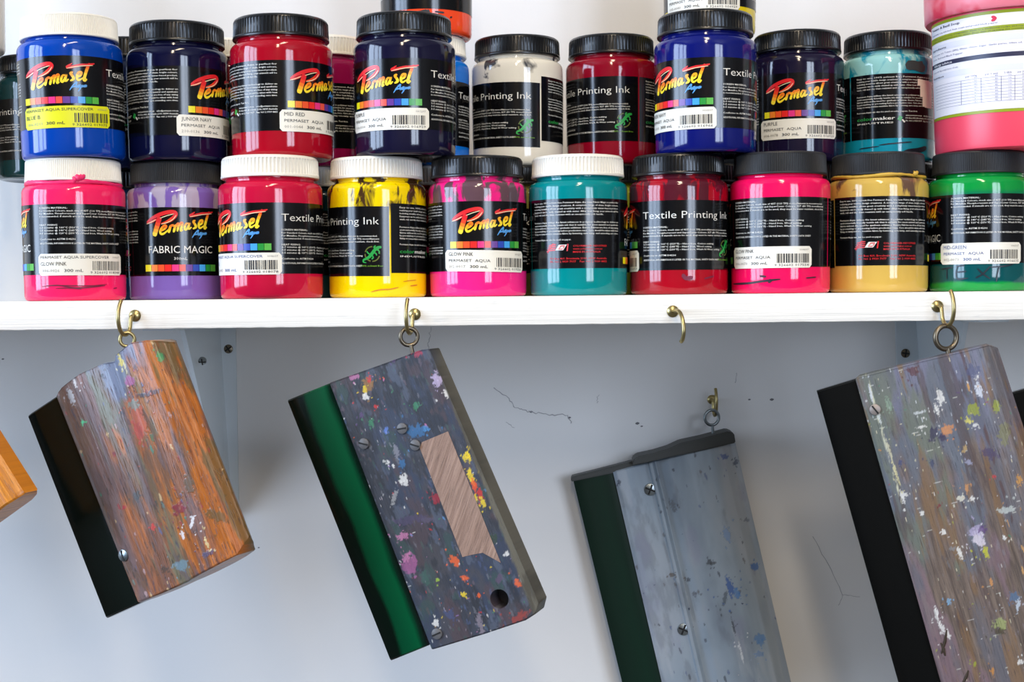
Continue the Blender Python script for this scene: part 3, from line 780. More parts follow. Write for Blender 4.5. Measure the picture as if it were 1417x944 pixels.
class Squeegee:
    def __init__(s, label, eye, Y, yaw, lean=0, group='printing squeegees hung in a row'):
        s.P = at(eye[0], eye[1], Y); s.eye = eye
        ya, le = rad(yaw), rad(lean)
        s.n = Vector((-math.sin(ya) * math.cos(le), -math.cos(ya) * math.cos(le), math.sin(le)))
        s.u = Vector((math.cos(ya), -math.sin(ya), 0)); s.v = s.u.cross(-s.n).normalized()
        if s.v.z < 0: s.v.negate()
        R = Matrix((s.u, -s.n, s.v)).transposed().to_4x4(); R.translation = s.P
        s.t = thing('squeegee', label, 'squeegee', (0, 0, 0), group); s.t.matrix_world = R
    def loc(s, px, py, depth=0.0):
        """photo point on the plane lying `depth` in front of the eye screw -> local (x, z)"""
        q = on_plane(px, py, s.P + s.n * depth, s.n) - s.P
        return q.dot(s.u), q.dot(s.v)
    def loft(s, name, top, bot, front, back, mats, nt=28, ns=40, bev=.0012, depth=None):
        d = depth if depth is not None else -min(f for _, f in front)
        T = [(a, *s.loc(x, y, d)) for a, x, y in top]; B = [(a, *s.loc(x, y, d)) for a, x, y in bot]
        ss = [i / ns for i in range(ns + 1)]
        vs, fs, uv = [], [], []
        tv = [0, 0] + [i / nt for i in range(1, nt)] + [1, 1]
        Lm = math.hypot(T[0][1] - B[0][1], T[0][2] - B[0][2]); Wm = math.hypot(T[0][1] - T[-1][1], T[0][2] - T[-1][2])
        loop = [(q, 0) for q in ss] + [(q, 1) for q in reversed(ss)]
        nl = len(loop)
        for i, tt in enumerate(tv):
            shrink = bev if i in (0, len(tv) - 1) else 0
            te = tt + (bev / Lm if i == 1 else 0) - (bev / Lm if i == len(tv) - 2 else 0)
            for q, side in loop:
                a = lerp_line(T, q); b = lerp_line(B, q)
                x = a[0] + (b[0] - a[0]) * te; z = a[1] + (b[1] - a[1]) * te
                y = interp(front, q) if side == 0 else interp(back, q)
                y += shrink * (1 if side == 0 else -1)
                vs.append((x, y, z)); uv.append((q * Wm, -te * Lm))
        for i in range(len(tv) - 1):
            for k in range(nl):
                k2 = (k + 1) % nl; fs.append((i * nl + k, i * nl + k2, (i + 1) * nl + k2, (i + 1) * nl + k))
        # end caps as quad strips between the front and the back line
        for i in (0, len(tv) - 1):
            for k in range(ns):
                f = (i * nl + k, i * nl + k + 1, i * nl + nl - 2 - k, i * nl + nl - 1 - k)
                fs.append(f if i else tuple(reversed(f)))
        fs = [tuple(reversed(f)) for f in fs]
        me = bpy.data.meshes.new(name); me.from_pydata(vs, [], fs)
        ul = me.uv_layers.new(name='UVMap')
        for l in me.loops: ul.data[l.index].uv = uv[l.vertex_index]
        for m in mats: me.materials.append(m)
        me.polygons.foreach_set('use_smooth', [True] * len(fs)); me.set_sharp_from_angle(angle=rad(40))
        me.validate()
        if name == 'handle': s.T, s.B, s.front, s.d = T, B, front, d
        return me
    def surf(s, x, z):
        """front depth at a local point (inverse of the loft, two passes)"""
        T, B = s.T, s.B; q, t = .5, .5
        for _ in range(12):
            a = lerp_line(T, q); b = lerp_line(B, q); dx, dz = b[0] - a[0], b[1] - a[1]
            t = ((x - a[0]) * dx + (z - a[1]) * dz) / (dx * dx + dz * dz)
            p0 = lerp_line(T, 0); p1 = lerp_line(T, 1); q0 = lerp_line(B, 0); q1 = lerp_line(B, 1)
            c0 = (p0[0] + (q0[0] - p0[0]) * t, p0[1] + (q0[1] - p0[1]) * t); c1 = (p1[0] + (q1[0] - p1[0]) * t, p1[1] + (q1[1] - p1[1]) * t)
            ex, ez = c1[0] - c0[0], c1[1] - c0[1]
            q = max(0.0, min(1.0, ((x - c0[0]) * ex + (z - c0[1]) * ez) / (ex * ex + ez * ez)))
        return interp(s.front, q)
    def screw(s, px, py, r=.0042, mat=None, cross=False):
        x, z = s.loc(px, py, s.d); o = link('screw', screw_mesh(r, mat, True, cross), s.t)
        o.location = (x, s.surf(x, z) - .0008, z); o.rotation_euler = (PI / 2, rnd.uniform(0, 3), 0)
    def eye_screw(s, R, r, mat, stem_px, Rpx=None):
        """ring facing out with its shank running into the handle"""
        mb = MB(); ax = s.t.matrix_world.to_3x3().inverted() @ Vector((.25, -1, 0))
        mb.torus((0, 0, 0), ax, R, r, 36, 12)
        x, z = s.loc(stem_px[0], stem_px[1]); d = Vector((x, 0, z)).normalized()
        mb.tube([d * R * .95, Vector((x, 0, z)) * .7 + d * R * .2, Vector((x, 0, z)), Vector((x, 0, z)) + d * .012], r * .95, 12)
        link('eye_screw', mb.mesh('eye_screw', [M[mat]], 60), s.t)

def vnoise(x, y, seed):
    xi = np.floor(x).astype(np.int64); yi = np.floor(y).astype(np.int64); fx = x - xi; fy = y - yi
    fx = fx * fx * (3 - 2 * fx); fy = fy * fy * (3 - 2 * fy)
    def h(a, b):
        n = (a * 374761393 + b * 668265263 + seed * 974634777) & 0xffffffff
        n = ((n ^ (n >> 13)) * 1274126177) & 0xffffffff
        return ((n ^ (n >> 16)) & 0xffff) / 65535.0
    return (h(xi, yi) * (1 - fx) + h(xi + 1, yi) * fx) * (1 - fy) + (h(xi, yi + 1) * (1 - fx) + h(xi + 1, yi + 1) * fx) * fy
def fbm(x, y, seed, octv=4):
    r = 0; a = .5; t = 0
    for o in range(octv):
        r = r + a * vnoise(x * 2 ** o + 17 * o, y * 2 ** o + 5 * o, seed + o); t += a; a *= .55
    return r / t
def sstep(a, b, v):
    t = np.clip((v - a) / (b - a), 0, 1); return t * t * (3 - 2 * t)

class Skin:
    """coats of dried paint on a handle, laid down coat by coat and kept per vertex in the attribute 'paint'"""
    def __init__(s, me, sq, axis):
        s.me = me; n = len(me.vertices); co = np.empty(n * 3); me.vertices.foreach_get('co', co); co = co.reshape(-1, 3)
        R = np.array(sq.t.matrix_world.to_3x3()); W = co @ R.T + np.array(sq.P) - np.array(CAM)
        f = W @ np.array(fwd); s.x = 708.5 + F_PX * (W @ np.array(right)) / f; s.y = 472 - F_PX * (W @ np.array(up)) / f
        s.front = co[:, 1] < .001; s.co = co
        a = rad(axis); s.ca, s.sa = math.cos(a), math.sin(a)       # the handle's length runs along this direction
        s.l = s.x * s.ca + s.y * s.sa; s.w = -s.x * s.sa + s.y * s.ca
        s.rgb = np.zeros((n, 3)); s.a = np.zeros(n)
    def lay(s, m, col):
        m = np.clip(m, 0, 1); c = np.array(L(*col)[:3]); na = m + s.a * (1 - m)
        s.rgb = np.where(na[:, None] > 1e-5, (c[None] * m[:, None] + s.rgb * (s.a * (1 - m))[:, None]) / np.maximum(na, 1e-5)[:, None], s.rgb); s.a = na
    def film(s, col, amt, scale=40, stretch=3.5, seed=1, soft=.12, weight=0, alpha=1):
        n = fbm(s.w / scale * 1.0, s.l / (scale * stretch), seed, 6)
        s.lay(sstep(amt, amt + soft, n + weight) * alpha, col)
    def dab(s, px, py, rx, ry, an, col, rag=.9, seed=0, alpha=1):
        R = 2.2 * max(rx, ry); k = np.nonzero((np.abs(s.x - px) < R) & (np.abs(s.y - py) < R) & s.front)[0]
        if not len(k): return
        a = rad(an); dx, dy = s.x[k] - px, s.y[k] - py
        ex = dx * math.cos(a) + dy * math.sin(a); ey = -dx * math.sin(a) + dy * math.cos(a)
        sc = max(2.0, .55 * min(rx, ry)); nz = fbm(s.x[k] / sc, s.y[k] / sc, seed + 31, 4)
        d = np.sqrt((ex / rx) ** 2 + (ey / ry) ** 2) + (nz - .5) * 2 * rag
        m = np.zeros(len(s.x)); m[k] = sstep(1.08, .82, d) * alpha; s.lay(m, col)
    def dabs(s, lst, rag=.9):
        for i, t in enumerate(lst):
            px, py, rx, ry, an, c = t; v = sum(c) / 3
            s.dab(px, py, rx * .9, ry * .9, an, c, rag, i * 7, .74)
            s.specks_at(px, py, 1.7 * max(rx, ry), int(2 + max(rx, ry) / 3), c, i)
    def specks_at(s, px, py, R, n, col, seed):
        r = random.Random(seed)
        for i in range(n): s.dab(px + r.gauss(0, R * .6), py + r.gauss(0, R * .6), r.uniform(.6, 1.6), r.uniform(.6, 2.2), r.uniform(-40, 20), col, .6, i, .7)
    def specks(s, n, cols, size, asp=1, seed=1, area=None, turn=None, alpha=.9):
        r = random.Random(seed); ok = np.nonzero(s.front)[0]
        for i in range(n):
            k = ok[r.randrange(len(ok))]; px, py = s.x[k], s.y[k]
            if area and not area(px, py): continue
            z = r.uniform(*size); t = turn if turn is not None else r.uniform(0, 180)
            s.dab(px, py, z * r.uniform(1, asp), z * .7, t + r.uniform(-8, 8), r.choice(cols), .7, i, alpha)
    def done(s):
        at_ = s.me.attributes.new('paint', 'FLOAT_COLOR', 'POINT')
        at_.data.foreach_set('color', np.concatenate([s.rgb, s.a[:, None]], 1).astype(np.float32).ravel())

def wood_paint_mat(name, wood1, wood2, rough=.45, pores=.55, grain=1.0, painted=True):
    """raw wood grain with the handle's coats of paint over it"""
    t = NT(name); t.pr(rough); uv = t.coord('UV')
    gr = t.noise(t.map(uv, (420, 22, 1)), 1, 5, .6, .3)
    fine = t.noise(t.map(uv, (1500, 60, 1)), 1, 3, .6)
    col = t.ramp(gr, [(.35, L(*wood1)), (.65, L(*wood2))])
    a = t.n.new('ShaderNodeAttribute'); a.attribute_name = 'paint'
    if painted: col = t.mix(a.outputs['Alpha'], col, a.outputs['Color'])
    pore = t.ramp(fine, [(.57, 0), (.68, 1)])
    col = t.mix(t.math('MULTIPLY', pore, pores), col, L(*[int(c * .38) for c in wood1]))
    mott = t.noise(uv, 900, 2); col = t.mix(t.math('MULTIPLY', t.math('SUBTRACT', mott, .5), .5, True), col, L(30, 30, 34))
    t.base(col)
    t.bump(t.math('ADD', t.math('SUBTRACT', gr, t.math('MULTIPLY', pore, .8)), t.math('MULTIPLY', a.outputs['Alpha'] if painted else 0.0, .5)), .4 * grain, .0008)
    return t.m

def blade_mat(name, stops, rough=.16, nz=.1):
    t = NT(name); t.pr(rough); uv = t.coord('UV'); x, y, z = t.sep(uv)
    n = t.noise(t.map(uv, (25, 9, 1)), 1, 3)
    f = t.math('ADD', t.math('MULTIPLY', x, 1 / .04), t.math('MULTIPLY', t.math('SUBTRACT', n, .5), nz * 4))
    t.base(t.ramp(f, [(p, L(*c)) for p, c in stops])); return t.m

def flat_prof(h, e=.002):
    return [(0, -h + e), (.03, -h + e * .3), (.06, -h), (.94, -h), (.97, -h + e * .3), (1, -h + e)]
def mirror(p): return [(s, -y) for s, y in p]

# --- orange wooden squeegee
q = Squeegee('orange-brown wooden squeegee with near-black blade, hanging under the purple jar', (176, 470), -.014, 26)
pf = [(0, -.0085), (.05, -.0105), (.15, -.0120), (.30, -.0118), (.42, -.0100), (.50, -.0118), (.58, -.0148), (.70, -.0165), (.82, -.0155), (.90, -.0120), (.96, -.0065), (1, -.001)]
WA = wood_paint_mat('orange_wood', (128, 66, 20), (186, 108, 38), rough=.3, pores=.75)
me = q.loft('handle', [(0, 73, 548), (.10, 84, 536), (.25, 108, 518), (.40, 140, 503), (.50, 158, 500), (.58, 164, 490), (.72, 186, 474), (.85, 205, 471), (1, 225, 474)],
            [(0, 187, 836), (.25, 220, 823), (.5, 258, 806), (.75, 296, 786), (.92, 326, 769), (1, 331, 748)], pf, mirror(pf), [WA], depth=.012, nt=330, ns=160)
h = link('handle', me, q.t)
k = Skin(me, q, 68.3)
tt = np.clip((k.y - 490 + (k.x - 150) * .4) / 300, 0, 1); ss = np.clip((k.w - k.w.min()) / (k.w.max() - k.w.min()), 0, 1)   # down the length; 1 at the blade side
k.film((132, 88, 66), .40, 34, 6, 3, .3, (ss - .45) * .5, .75)
k.film((112, 96, 98), .50, 30, 5, 5, .16, (ss - .5) * .45 + (.45 - tt) * .30, .85)
k.film((104, 108, 84), .56, 18, 7, 9, .12, -np.abs(ss - .60) * .9 + .18 + (.4 - tt) * .2, .8)
k.film((112, 122, 146), .52, 28, 4, 12, .14, (.22 - tt) * 1.1 - np.abs(ss - .45) * .5, .9)
k.film((104, 78, 58), .57, 16, 6, 21, .10, 0, .7)
k.film((186, 104, 34), .54, 14, 9, 23, .14, (.35 - ss) * .3, .7)
k.film((92, 62, 48), .55, 10, 9, 27, .10, 0, .6)
k.film((98, 82, 84), .57, 12, 8, 29, .10, (ss - .5) * .2, .7)
k.film((92, 84, 50), .55, 10, 7, 25, .10, (.16 - ss) * 1.6, .7)
k.specks(240, [(52, 44, 44), (60, 66, 84), (84, 58, 40), (50, 60, 60)], (.6, 1.8), 6, 2, None, 68, .6)
k.specks(60, [(150, 60, 60), (110, 130, 120), (180, 150, 150), (60, 130, 110), (212, 180, 130), (90, 96, 130)], (.8, 2.6), 2.5, 3, None, 68, .8)
k.dabs([(247, 704, 10, 12, 30, (122, 20, 56)), (266, 722, 2.5, 9, 15, (232, 230, 230)), (253, 741, 2.5, 7, -15, (232, 230, 230)), (114, 584, 3, 4, 0, (60, 190, 130)), (205, 545, 20, 4, -14, (52, 58, 76)), (222, 494, 5, 8, -20, (50, 150, 96)),
  (181, 528, 7, 8, 0, (168, 92, 146)), (167, 500, 2.5, 10, -15, (226, 204, 70)), (173, 508, 1.6, 10, -18, (236, 226, 180)), (250, 782, 12, 7, -20, (112, 142, 152)), (192, 580, 9, 26, -22, (190, 92, 66)), (190, 688, 5, 9, 0, (58, 70, 74)),
  (262, 672, 7, 16, -22, (86, 74, 52)), (300, 715, 17, 8, 22, (92, 80, 52)), (229, 788, 7, 5, 0, (60, 50, 40)), (158, 628, 3, 4, 0, (120, 40, 60)), (172, 702, 3, 3, 0, (170, 40, 60)), (288, 766, 10, 4, -25, (70, 74, 110)), (212, 730, 3, 5, 0, (200, 50, 44)),
  (185, 560, 8, 7, 0, (118, 140, 130)), (98, 548, 4, 14, -22, (176, 180, 186)), (104, 530, 2, 8, -20, (220, 220, 220)), (140, 520, 3, 3, 0, (40, 40, 44)), (210, 605, 3, 7, -20, (60, 110, 84)), (286, 752, 2, 12, -22, (220, 200, 140)), (192, 598, 6, 20, -22, (176, 66, 62))])
k.done()
q.screw(170, 769, .0044, M['steel'])
bp = flat_prof(.0045, .0008)
BL1 = blade_mat('black_green_rubber', [(0, (4, 9, 6)), (.4, (6, 14, 10)), (.7, (10, 20, 16))], .14)
link('blade', q.loft('blade', [(0, 38, 575), (1, 82, 546)], [(0, 147, 856), (1, 200, 832)], bp, mirror(bp), [BL1], ns=8, depth=.004), q.t)
q.eye_screw(.0050, .0013, 'brass', (184, 482))
cup_hook(187, 437, -14, 'brass cup hook in the shelf edge holding the orange-brown squeegee')

# --- black paint-caked board squeegee
q = Squeegee('flat board squeegee caked in blue-black paint with bright green blade', (566, 466), -.014, 18, 0)
pf = flat_prof(.0110, .0012)
WB = wood_paint_mat('paint_caked_board', (44, 46, 54), (62, 64, 72), rough=.46, pores=.35)
me = q.loft('handle', [(0, 455, 530), (.5, 523, 506), (.93, 583, 484), (1, 593, 483)], [(0, 597, 900), (.5, 670, 878), (.9, 727, 859), (.97, 741, 850), (1, 745, 836)], pf, mirror(pf), [WB, plain('drilled_wood', (92, 82, 60), .6)], depth=.011, nt=330, ns=170)
# drilled hanging hole
x, z = q.loc(691, 829, .011)
cyl = MB(); NC = 28
cyl.add([(x + .0068 * math.cos(2 * PI * k / NC), yy, z + .0068 * math.sin(2 * PI * k / NC)) for yy in (-.03, .007) for k in range(NC)],
        [tuple(range(NC)), tuple(range(2 * NC - 1, NC - 1, -1))] + [(k, NC + k, NC + (k + 1) % NC, (k + 1) % NC) for k in range(NC)])
cm = cyl.mesh('hole_cutter', [plain('drilled_wood_side', (92, 82, 60), .6)])
bmx = bmesh.new(); bmx.from_mesh(cm); bmesh.ops.recalc_face_normals(bmx, faces=bmx.faces); bmx.to_mesh(cm); bmx.free()
bmx = bmesh.new(); bmx.from_mesh(me); bmesh.ops.remove_doubles(bmx, verts=bmx.verts, dist=1e-7); bmesh.ops.recalc_face_normals(bmx, faces=bmx.faces); bmx.to_mesh(me); bmx.free()
ho = bpy.data.objects.new('tmp_h', me); co = bpy.data.objects.new('tmp_c', cm); C.objects.link(ho); C.objects.link(co)
md = ho.modifiers.new('b', 'BOOLEAN'); md.object = co; md.operation = 'DIFFERENCE'; md.solver = 'EXACT'
bpy.context.view_layer.update()
me2 = bpy.data.meshes.new_from_object(ho.evaluated_get(bpy.context.evaluated_depsgraph_get()))
bpy.data.objects.remove(ho); bpy.data.objects.remove(co)
if len(me2.polygons) > 50: me = me2
me.name = 'handle'
me.polygons.foreach_set('use_smooth', [True] * len(me.polygons)); me.set_sharp_from_angle(angle=rad(35))
YEL, RED, ORG, BLU, WHT, PNK, PUR, GRN = (226, 196, 40), (196, 44, 40), (226, 96, 36), (52, 104, 150), (222, 220, 214), (190, 120, 160), (90, 70, 110), (60, 130, 90)
k = Skin(me, q, 68.4)
k.film((52, 60, 78), .42, 46, 2, 3, .2, 0, .9)
k.film((70, 68, 72), .52, 26, 2, 5, .14, 0, .7)
k.film((40, 42, 48), .52, 18, 3, 7, .1, 0, .7)
k.film((84, 92, 108), .62, 16, 2, 11, .08, 0, .6)
k.film((76, 62, 66), .60, 30, 2, 13, .10, 0, .7)
k.film((54, 74, 70), .63, 20, 2, 15, .08, 0, .7)
k.specks(420, [(96, 104, 122), (120, 100, 110), (30, 32, 38), (78, 92, 130), (92, 70, 66), (64, 96, 86), (130, 130, 136)], (.8, 2.6), 3, 4, None, 68, .34)
k.specks(110, [WHT, YEL, RED, ORG, PNK, (90, 140, 190), (150, 120, 180), GRN, (170, 140, 90)], (.5, 1.6), 2, 6, None, None, .7)
k.specks(70, [(206, 200, 196), (190, 180, 186)], (.6, 1.6), 3, 8, lambda x, y: (x < 540 and y > 560) or y > 780, 68, .8)
k.dabs([(510, 533, 8, 10, -20, (150, 110, 60)), (505, 540, 3, 7, 0, YEL), (511, 525, 3, 6, 10, RED), (604, 526, 7, 12, -15, (186, 170, 200)), (617, 545, 3, 7, -20, WHT), (577, 596, 17, 8, -8, BLU), (556, 642, 5, 7, 0, BLU), (590, 594, 6, 4, 20, (70, 130, 180)),
      (559, 664, 6, 10, -20, WHT), (604, 690, 8, 9, 0, (150, 32, 46)), (643, 634, 3, 6, -10, YEL), (652, 660, 4, 10, -20, YEL), (656, 672, 4, 10, -20, (226, 80, 30)), (664, 684, 5, 9, -15, RED), (668, 695, 3, 8, -20, YEL), (650, 652, 3, 6, 0, YEL), (658, 690, 3, 8, -10, YEL),
      (558, 743, 11, 6, -15, PNK), (568, 780, 13, 13, 20, (160, 92, 140)), (562, 772, 5, 9, 30, PNK), (630, 776, 7, 9, -20, ORG), (643, 800, 6, 4, 20, ORG), (641, 823, 4, 4, 0, YEL), (663, 824, 3, 3, 0, ORG), (603, 862, 5, 5, 0, WHT), (664, 862, 5, 16, -15, (130, 120, 130)), (716, 807, 7, 6, 20, ORG), (722, 803, 4, 3, 0, WHT), (701, 767, 3, 4, 0, WHT),
      (720, 853, 16, 6, -25, (150, 60, 50)), (490, 522, 8, 4, -15, PNK), (506, 549, 5, 5, 0, WHT), (534, 596, 3, 6, 20, (90, 120, 190)), (548, 625, 4, 12, -20, (130, 130, 140)), (546, 688, 4, 12, 20, (150, 150, 150)), (514, 585, 4, 8, 0, GRN), (500, 575, 3, 5, 10, PUR), (577, 489, 6, 5, 0, (170, 60, 80)), (545, 497, 3, 5, 10, PUR), (520, 562, 3, 3, 0, RED),
      (565, 720, 22, 7, -15, (74, 66, 92)), (590, 720, 12, 4, -5, (84, 76, 96)), (640, 716, 5, 3, 0, (180, 150, 160)), (683, 745, 6, 7, 0, (50, 66, 46)), (660, 707, 8, 7, 0, (84, 86, 48)), (649, 620, 2.5, 4, 0, YEL), (575, 562, 4, 6, 0, GRN), (606, 802, 3, 3, 0, (150, 180, 60)), (622, 850, 9, 9, 0, (66, 76, 110)), (588, 800, 6, 12, -20, (58, 90, 80)), (630, 540, 3, 14, -20, (150, 160, 120)), (537, 640, 3, 3, 0, WHT), (544, 645, 2, 3, 0, WHT), (692, 800, 6, 8, 0, (90, 72, 96))])
# worn right-hand edge, bare down the side
sd = k.co[:, 0] * 0
edge = 609 + (k.y - 478) * .388 - k.x - 4            # px left of the far edge
k.lay(sstep(13, 9, edge + (fbm(k.x / 6, k.y / 20, 3) - .5) * 5), (96, 92, 80))
k.film((70, 66, 56), .5, 8, 8, 17, .12, np.where(edge < 12, 0, -1), .8)
k.dab(648, 632, 3, 8, -15, YEL, .9, 3); k.dab(630, 540, 2.5, 16, -18, (150, 160, 120), .9, 4); k.dab(606, 490, 4, 6, 0, (150, 146, 120), .9, 5)
k.done()
link('handle', me, q.t)
# bare wood rectangle where a sticker was
bw = wood_paint_mat('bare_wood', (126, 98, 82), (166, 136, 118), rough=.6, pores=.4, painted=False)
out = [(581, 620), (584, 612), (620, 597), (656, 686), (693, 779), (668, 765), (652, 768), (640, 771)]
pts = [q.loc(x, y, .011) for x, y in out]
mb = MB(); k = len(pts); mb.add([(x, -.01106, z) for x, z in pts] + [(x, -.0112, z) for x, z in pts], [tuple(range(k, 2 * k))] + [(i, (i + 1) % k, k + (i + 1) % k, k + i) for i in range(k)])
me = mb.mesh('bare_wood_patch', [bw]); ul = me.uv_layers.new(name='UVMap')
for l in me.loops: co_ = me.vertices[l.vertex_index].co; ul.data[l.index].uv = (co_.x * .94 - co_.z * .35, co_.z * .94 + co_.x * .35)
bmx = bmesh.new(); bmx.from_mesh(me); bmesh.ops.recalc_face_normals(bmx, faces=bmx.faces); bmx.to_mesh(me); bmx.free()
link('bare_patch', me, q.t)['label'] = 'bare pale wood rectangle'
for x_, y_ in ((504, 614), (575, 616), (605, 877), (557, 593)): q.screw(x_, y_, .0040, plain('painted_screw', (96, 96, 98), .5))
BL2 = blade_mat('green_polyurethane', [(0, (4, 14, 10)), (.30, (4, 18, 12)), (.40, (2, 64, 38)), (.78, (4, 80, 47)), (.90, (5, 40, 26)), (1, (6, 24, 18))], .14, .10)
bp = flat_prof(.0046, .0008)
link('blade', q.loft('blade', [(0, 397, 554), (1, 462, 528)], [(0, 540, 915), (1, 592, 894)], bp, mirror(bp), [BL2], ns=8, depth=.0046), q.t)
q.eye_screw(.0062, .0015, 'bronze', (570, 484))
cup_hook(574, 435, -11, 'brass cup hook in the shelf edge holding the blue-black squeegee')

# --- empty hook
cup_hook(931, 431, 14, 'empty brass cup hook in the shelf edge, tip turned down', pts=[(0, 0), (.004, .0004), (.009, .0006), (.014, -.0005), (.0185, -.0042), (.0212, -.0095), (.0215, -.0150), (.0195, -.0195), (.0165, -.0215)])

# --- aluminium squeegee on the wall
q = Squeegee('grey aluminium squeegee with dark green blade hanging on the wall', (985, 578), .2465, 3)
AL = NT('painted_aluminium'); uv = AL.coord('UV'); AL.pr(.42, .35)
n1 = AL.noise(AL.map(uv, (14, 5, 1)), 1, 4, .55, .5); n2 = AL.noise(AL.map(uv, (30, 16, 1), (4, 4, 0)), 1, 5)
c = AL.ramp(n1, [(.32, L(126, 138, 150)), (.5, L(158, 172, 184)), (.68, L(178, 186, 194))])
c = AL.mix(AL.math('MULTIPLY', AL.math('SUBTRACT', n2, .66), 8, True), c, L(120, 116, 150))
n3 = AL.noise(AL.map(uv, (1, 1, 1), (3, 7, 0)), 170, 4, .6)
c = AL.mix(AL.math('MULTIPLY', AL.math('SUBTRACT', n3, .69), 20, True), c, L(66, 76, 100)); a_ = AL.n.new('ShaderNodeAttribute'); a_.attribute_name = 'paint'; AL.base(AL.mix(a_.outputs['Alpha'], c, a_.outputs['Color'])); AL.bump(n3, .1, .0004)
pf = [(0, -.0070), (.03, -.0080), (.26, -.0082), (.285, -.0086), (.295, -.0112), (.32, -.0112), (.345, -.0072), (.37, -.0076), (.45, -.0110), (.60, -.0140), (.75, -.0145), (.88, -.0125), (.95, -.0090), (1, -.0025)]
me = q.loft('handle', [(0, 848, 653), (1, 1018, 610)], [(0, 938, 1040), (1, 1118, 1040)], pf, mirror(pf), [AL.m], nt=300, ns=160, depth=.011); link('handle', me, q.t)
k = Skin(me, q, 76)
k.film((132, 146, 166), .54, 40, 3, 3, .2, 0, .3); k.film((112, 116, 122), .58, 20, 3, 5, .14, np.where(k.w > np.percentile(k.w, 62), .06, -.1), .35); k.film((196, 200, 204), .60, 26, 4, 8, .14, 0, .3)
k.film((150, 150, 176), .60, 34, 2, 9, .14, 0, .3)
k.specks(70, [(84, 88, 96), (96, 110, 150), (110, 106, 104), (70, 74, 82)], (.6, 2.2), 2.5, 3, None, 76, .7)
k.dabs([(1010, 812, 5, 15, -15, (44, 92, 168)), (1020, 822, 4, 10, -20, (80, 130, 190)), (1044, 784, 6, 6, 0, (70, 120, 190)), (983, 779, 6, 5, 0, (70, 72, 76)), (1003, 828, 3, 12, 10, (90, 100, 110)), (1015, 868, 1.8, 14, -14, (70, 76, 84)), (1026, 905, 1.5, 16, -12, (226, 230, 232)), (1052, 885, 9, 8, 0, (92, 138, 190)), (1002, 632, 7, 4, 10, (90, 110, 170)), (931, 700, 4, 9, -20, (110, 114, 120)), (1018, 640, 4, 6, 0, (70, 76, 100)), (931, 796, 6, 3, -10, (110, 100, 90)), (953, 802, 3, 3, 0, (90, 92, 98)), (1006, 740, 5, 12, -20, (128, 156, 196)), (1050, 905, 8, 5, 0, (120, 150, 190)), (962, 822, 4, 3, 0, (110, 112, 118)), (857, 668, 3, 4, 0, (70, 74, 90)), (1033, 720, 4, 3, 0, (120, 128, 140))])
k.done()
bp = flat_prof(.0050, .0006)
BL3 = blade_mat('dark_green_polyurethane', [(0, (4, 30, 20)), (.6, (5, 40, 26)), (1, (4, 30, 20))], .3)
link('blade', q.loft('blade', [(0, 793, 664), (1, 853, 650)], [(0, 884, 1040), (1, 943, 1036)], bp, mirror(bp), [BL3], ns=8, depth=.005), q.t)
CAPM = plain('grey_end_cap', (62, 64, 62), .55)
def prism(name, px, y0, y1, mat, bevel=.0008):
    pts = [q.loc(x, y, -y0) for x, y in px]; bm = bmesh.new()
    a = [bm.verts.new((x, y0, z)) for x, z in pts]; bm.faces.new(a)
    r = bmesh.ops.extrude_face_region(bm, geom=bm.faces[:]); bmesh.ops.translate(bm, verts=[v for v in r['geom'] if isinstance(v, bmesh.types.BMVert)], vec=(0, y1 - y0, 0))
    bmesh.ops.recalc_face_normals(bm, faces=bm.faces)
    bmesh.ops.bevel(bm, geom=bm.edges[:], offset=bevel, segments=2, affect='EDGES', clamp_overlap=True)
    me = bpy.data.meshes.new(name); bm.to_mesh(me); bm.free(); me.materials.append(mat); return link(name, me, q.t)
prism('end_cap', [(876, 644), (876, 637), (882, 632), (905, 627), (925, 621), (942, 613), (970, 607), (1008, 597), (1016, 600), (1018, 613), (980, 622), (930, 632), (900, 639)], -.0155, .0155, CAPM)
prism('end_cap', [(790, 667), (790, 660), (830, 650), (876, 638), (878, 645), (848, 655)], -.0070, .0070, CAPM)
for x_, y_ in ((900, 678), (946, 872)): q.screw(x_, y_, .0056, M['steel'], True)
q.eye_screw(.0068, .0014, 'steel', (987, 604))
cup_hook(985, 553, 2, 'brass cup hook screwed into the wall holding the aluminium squeegee', WY)

# --- grey-brown wooden squeegee
q = Squeegee('long grey-brown wooden squeegee with black blade, face splashed with paint specks', (1309, 467), -.014, 14)
pf = [(0, -.0095), (.03, -.0115), (.12, -.0128), (.30, -.0130), (.44, -.0122), (.52, -.0118), (.60, -.0128), (.74, -.0142), (.86, -.0130), (.94, -.0090), (1, -.002)]
WD = wood_paint_mat('grey_wood', (84, 72, 64), (122, 106, 94), rough=.42, pores=.5)
WE = wood_paint_mat('plain_grey_wood', (84, 72, 64), (122, 106, 94), rough=.42, pores=.5, painted=False)
me = q.loft('handle', [(0, 1184, 526), (.05, 1190, 521), (.5, 1285, 497), (.92, 1368, 477), (1, 1383, 482)], [(0, 1340, 1080), (.5, 1450, 1054), (1, 1560, 1030)], pf, mirror(pf), [WD], depth=.013, nt=420, ns=190); link('handle', me, q.t)
LIM = (148, 156, 48)
k = Skin(me, q, 74)
tt = np.clip((k.l - k.l.min()) / (k.l.max() - k.l.min()), 0, 1); ss = np.clip((k.w - k.w.min()) / (k.w.max() - k.w.min()), 0, 1)
k.film((112, 98, 96), .42, 60, 4, 3, .25, 0, .7)
k.film((96, 104, 116), .50, 50, 3, 5, .18, (.30 - tt) * .7, .85)
k.film((112, 112, 132), .52, 46, 3, 7, .15, (.22 - tt) * .7 - np.abs(ss - .5) * .2, .8)
k.film((104, 110, 96), .56, 28, 5, 9, .12, (ss - .75) * .5 + (.3 - tt) * .2, .8)
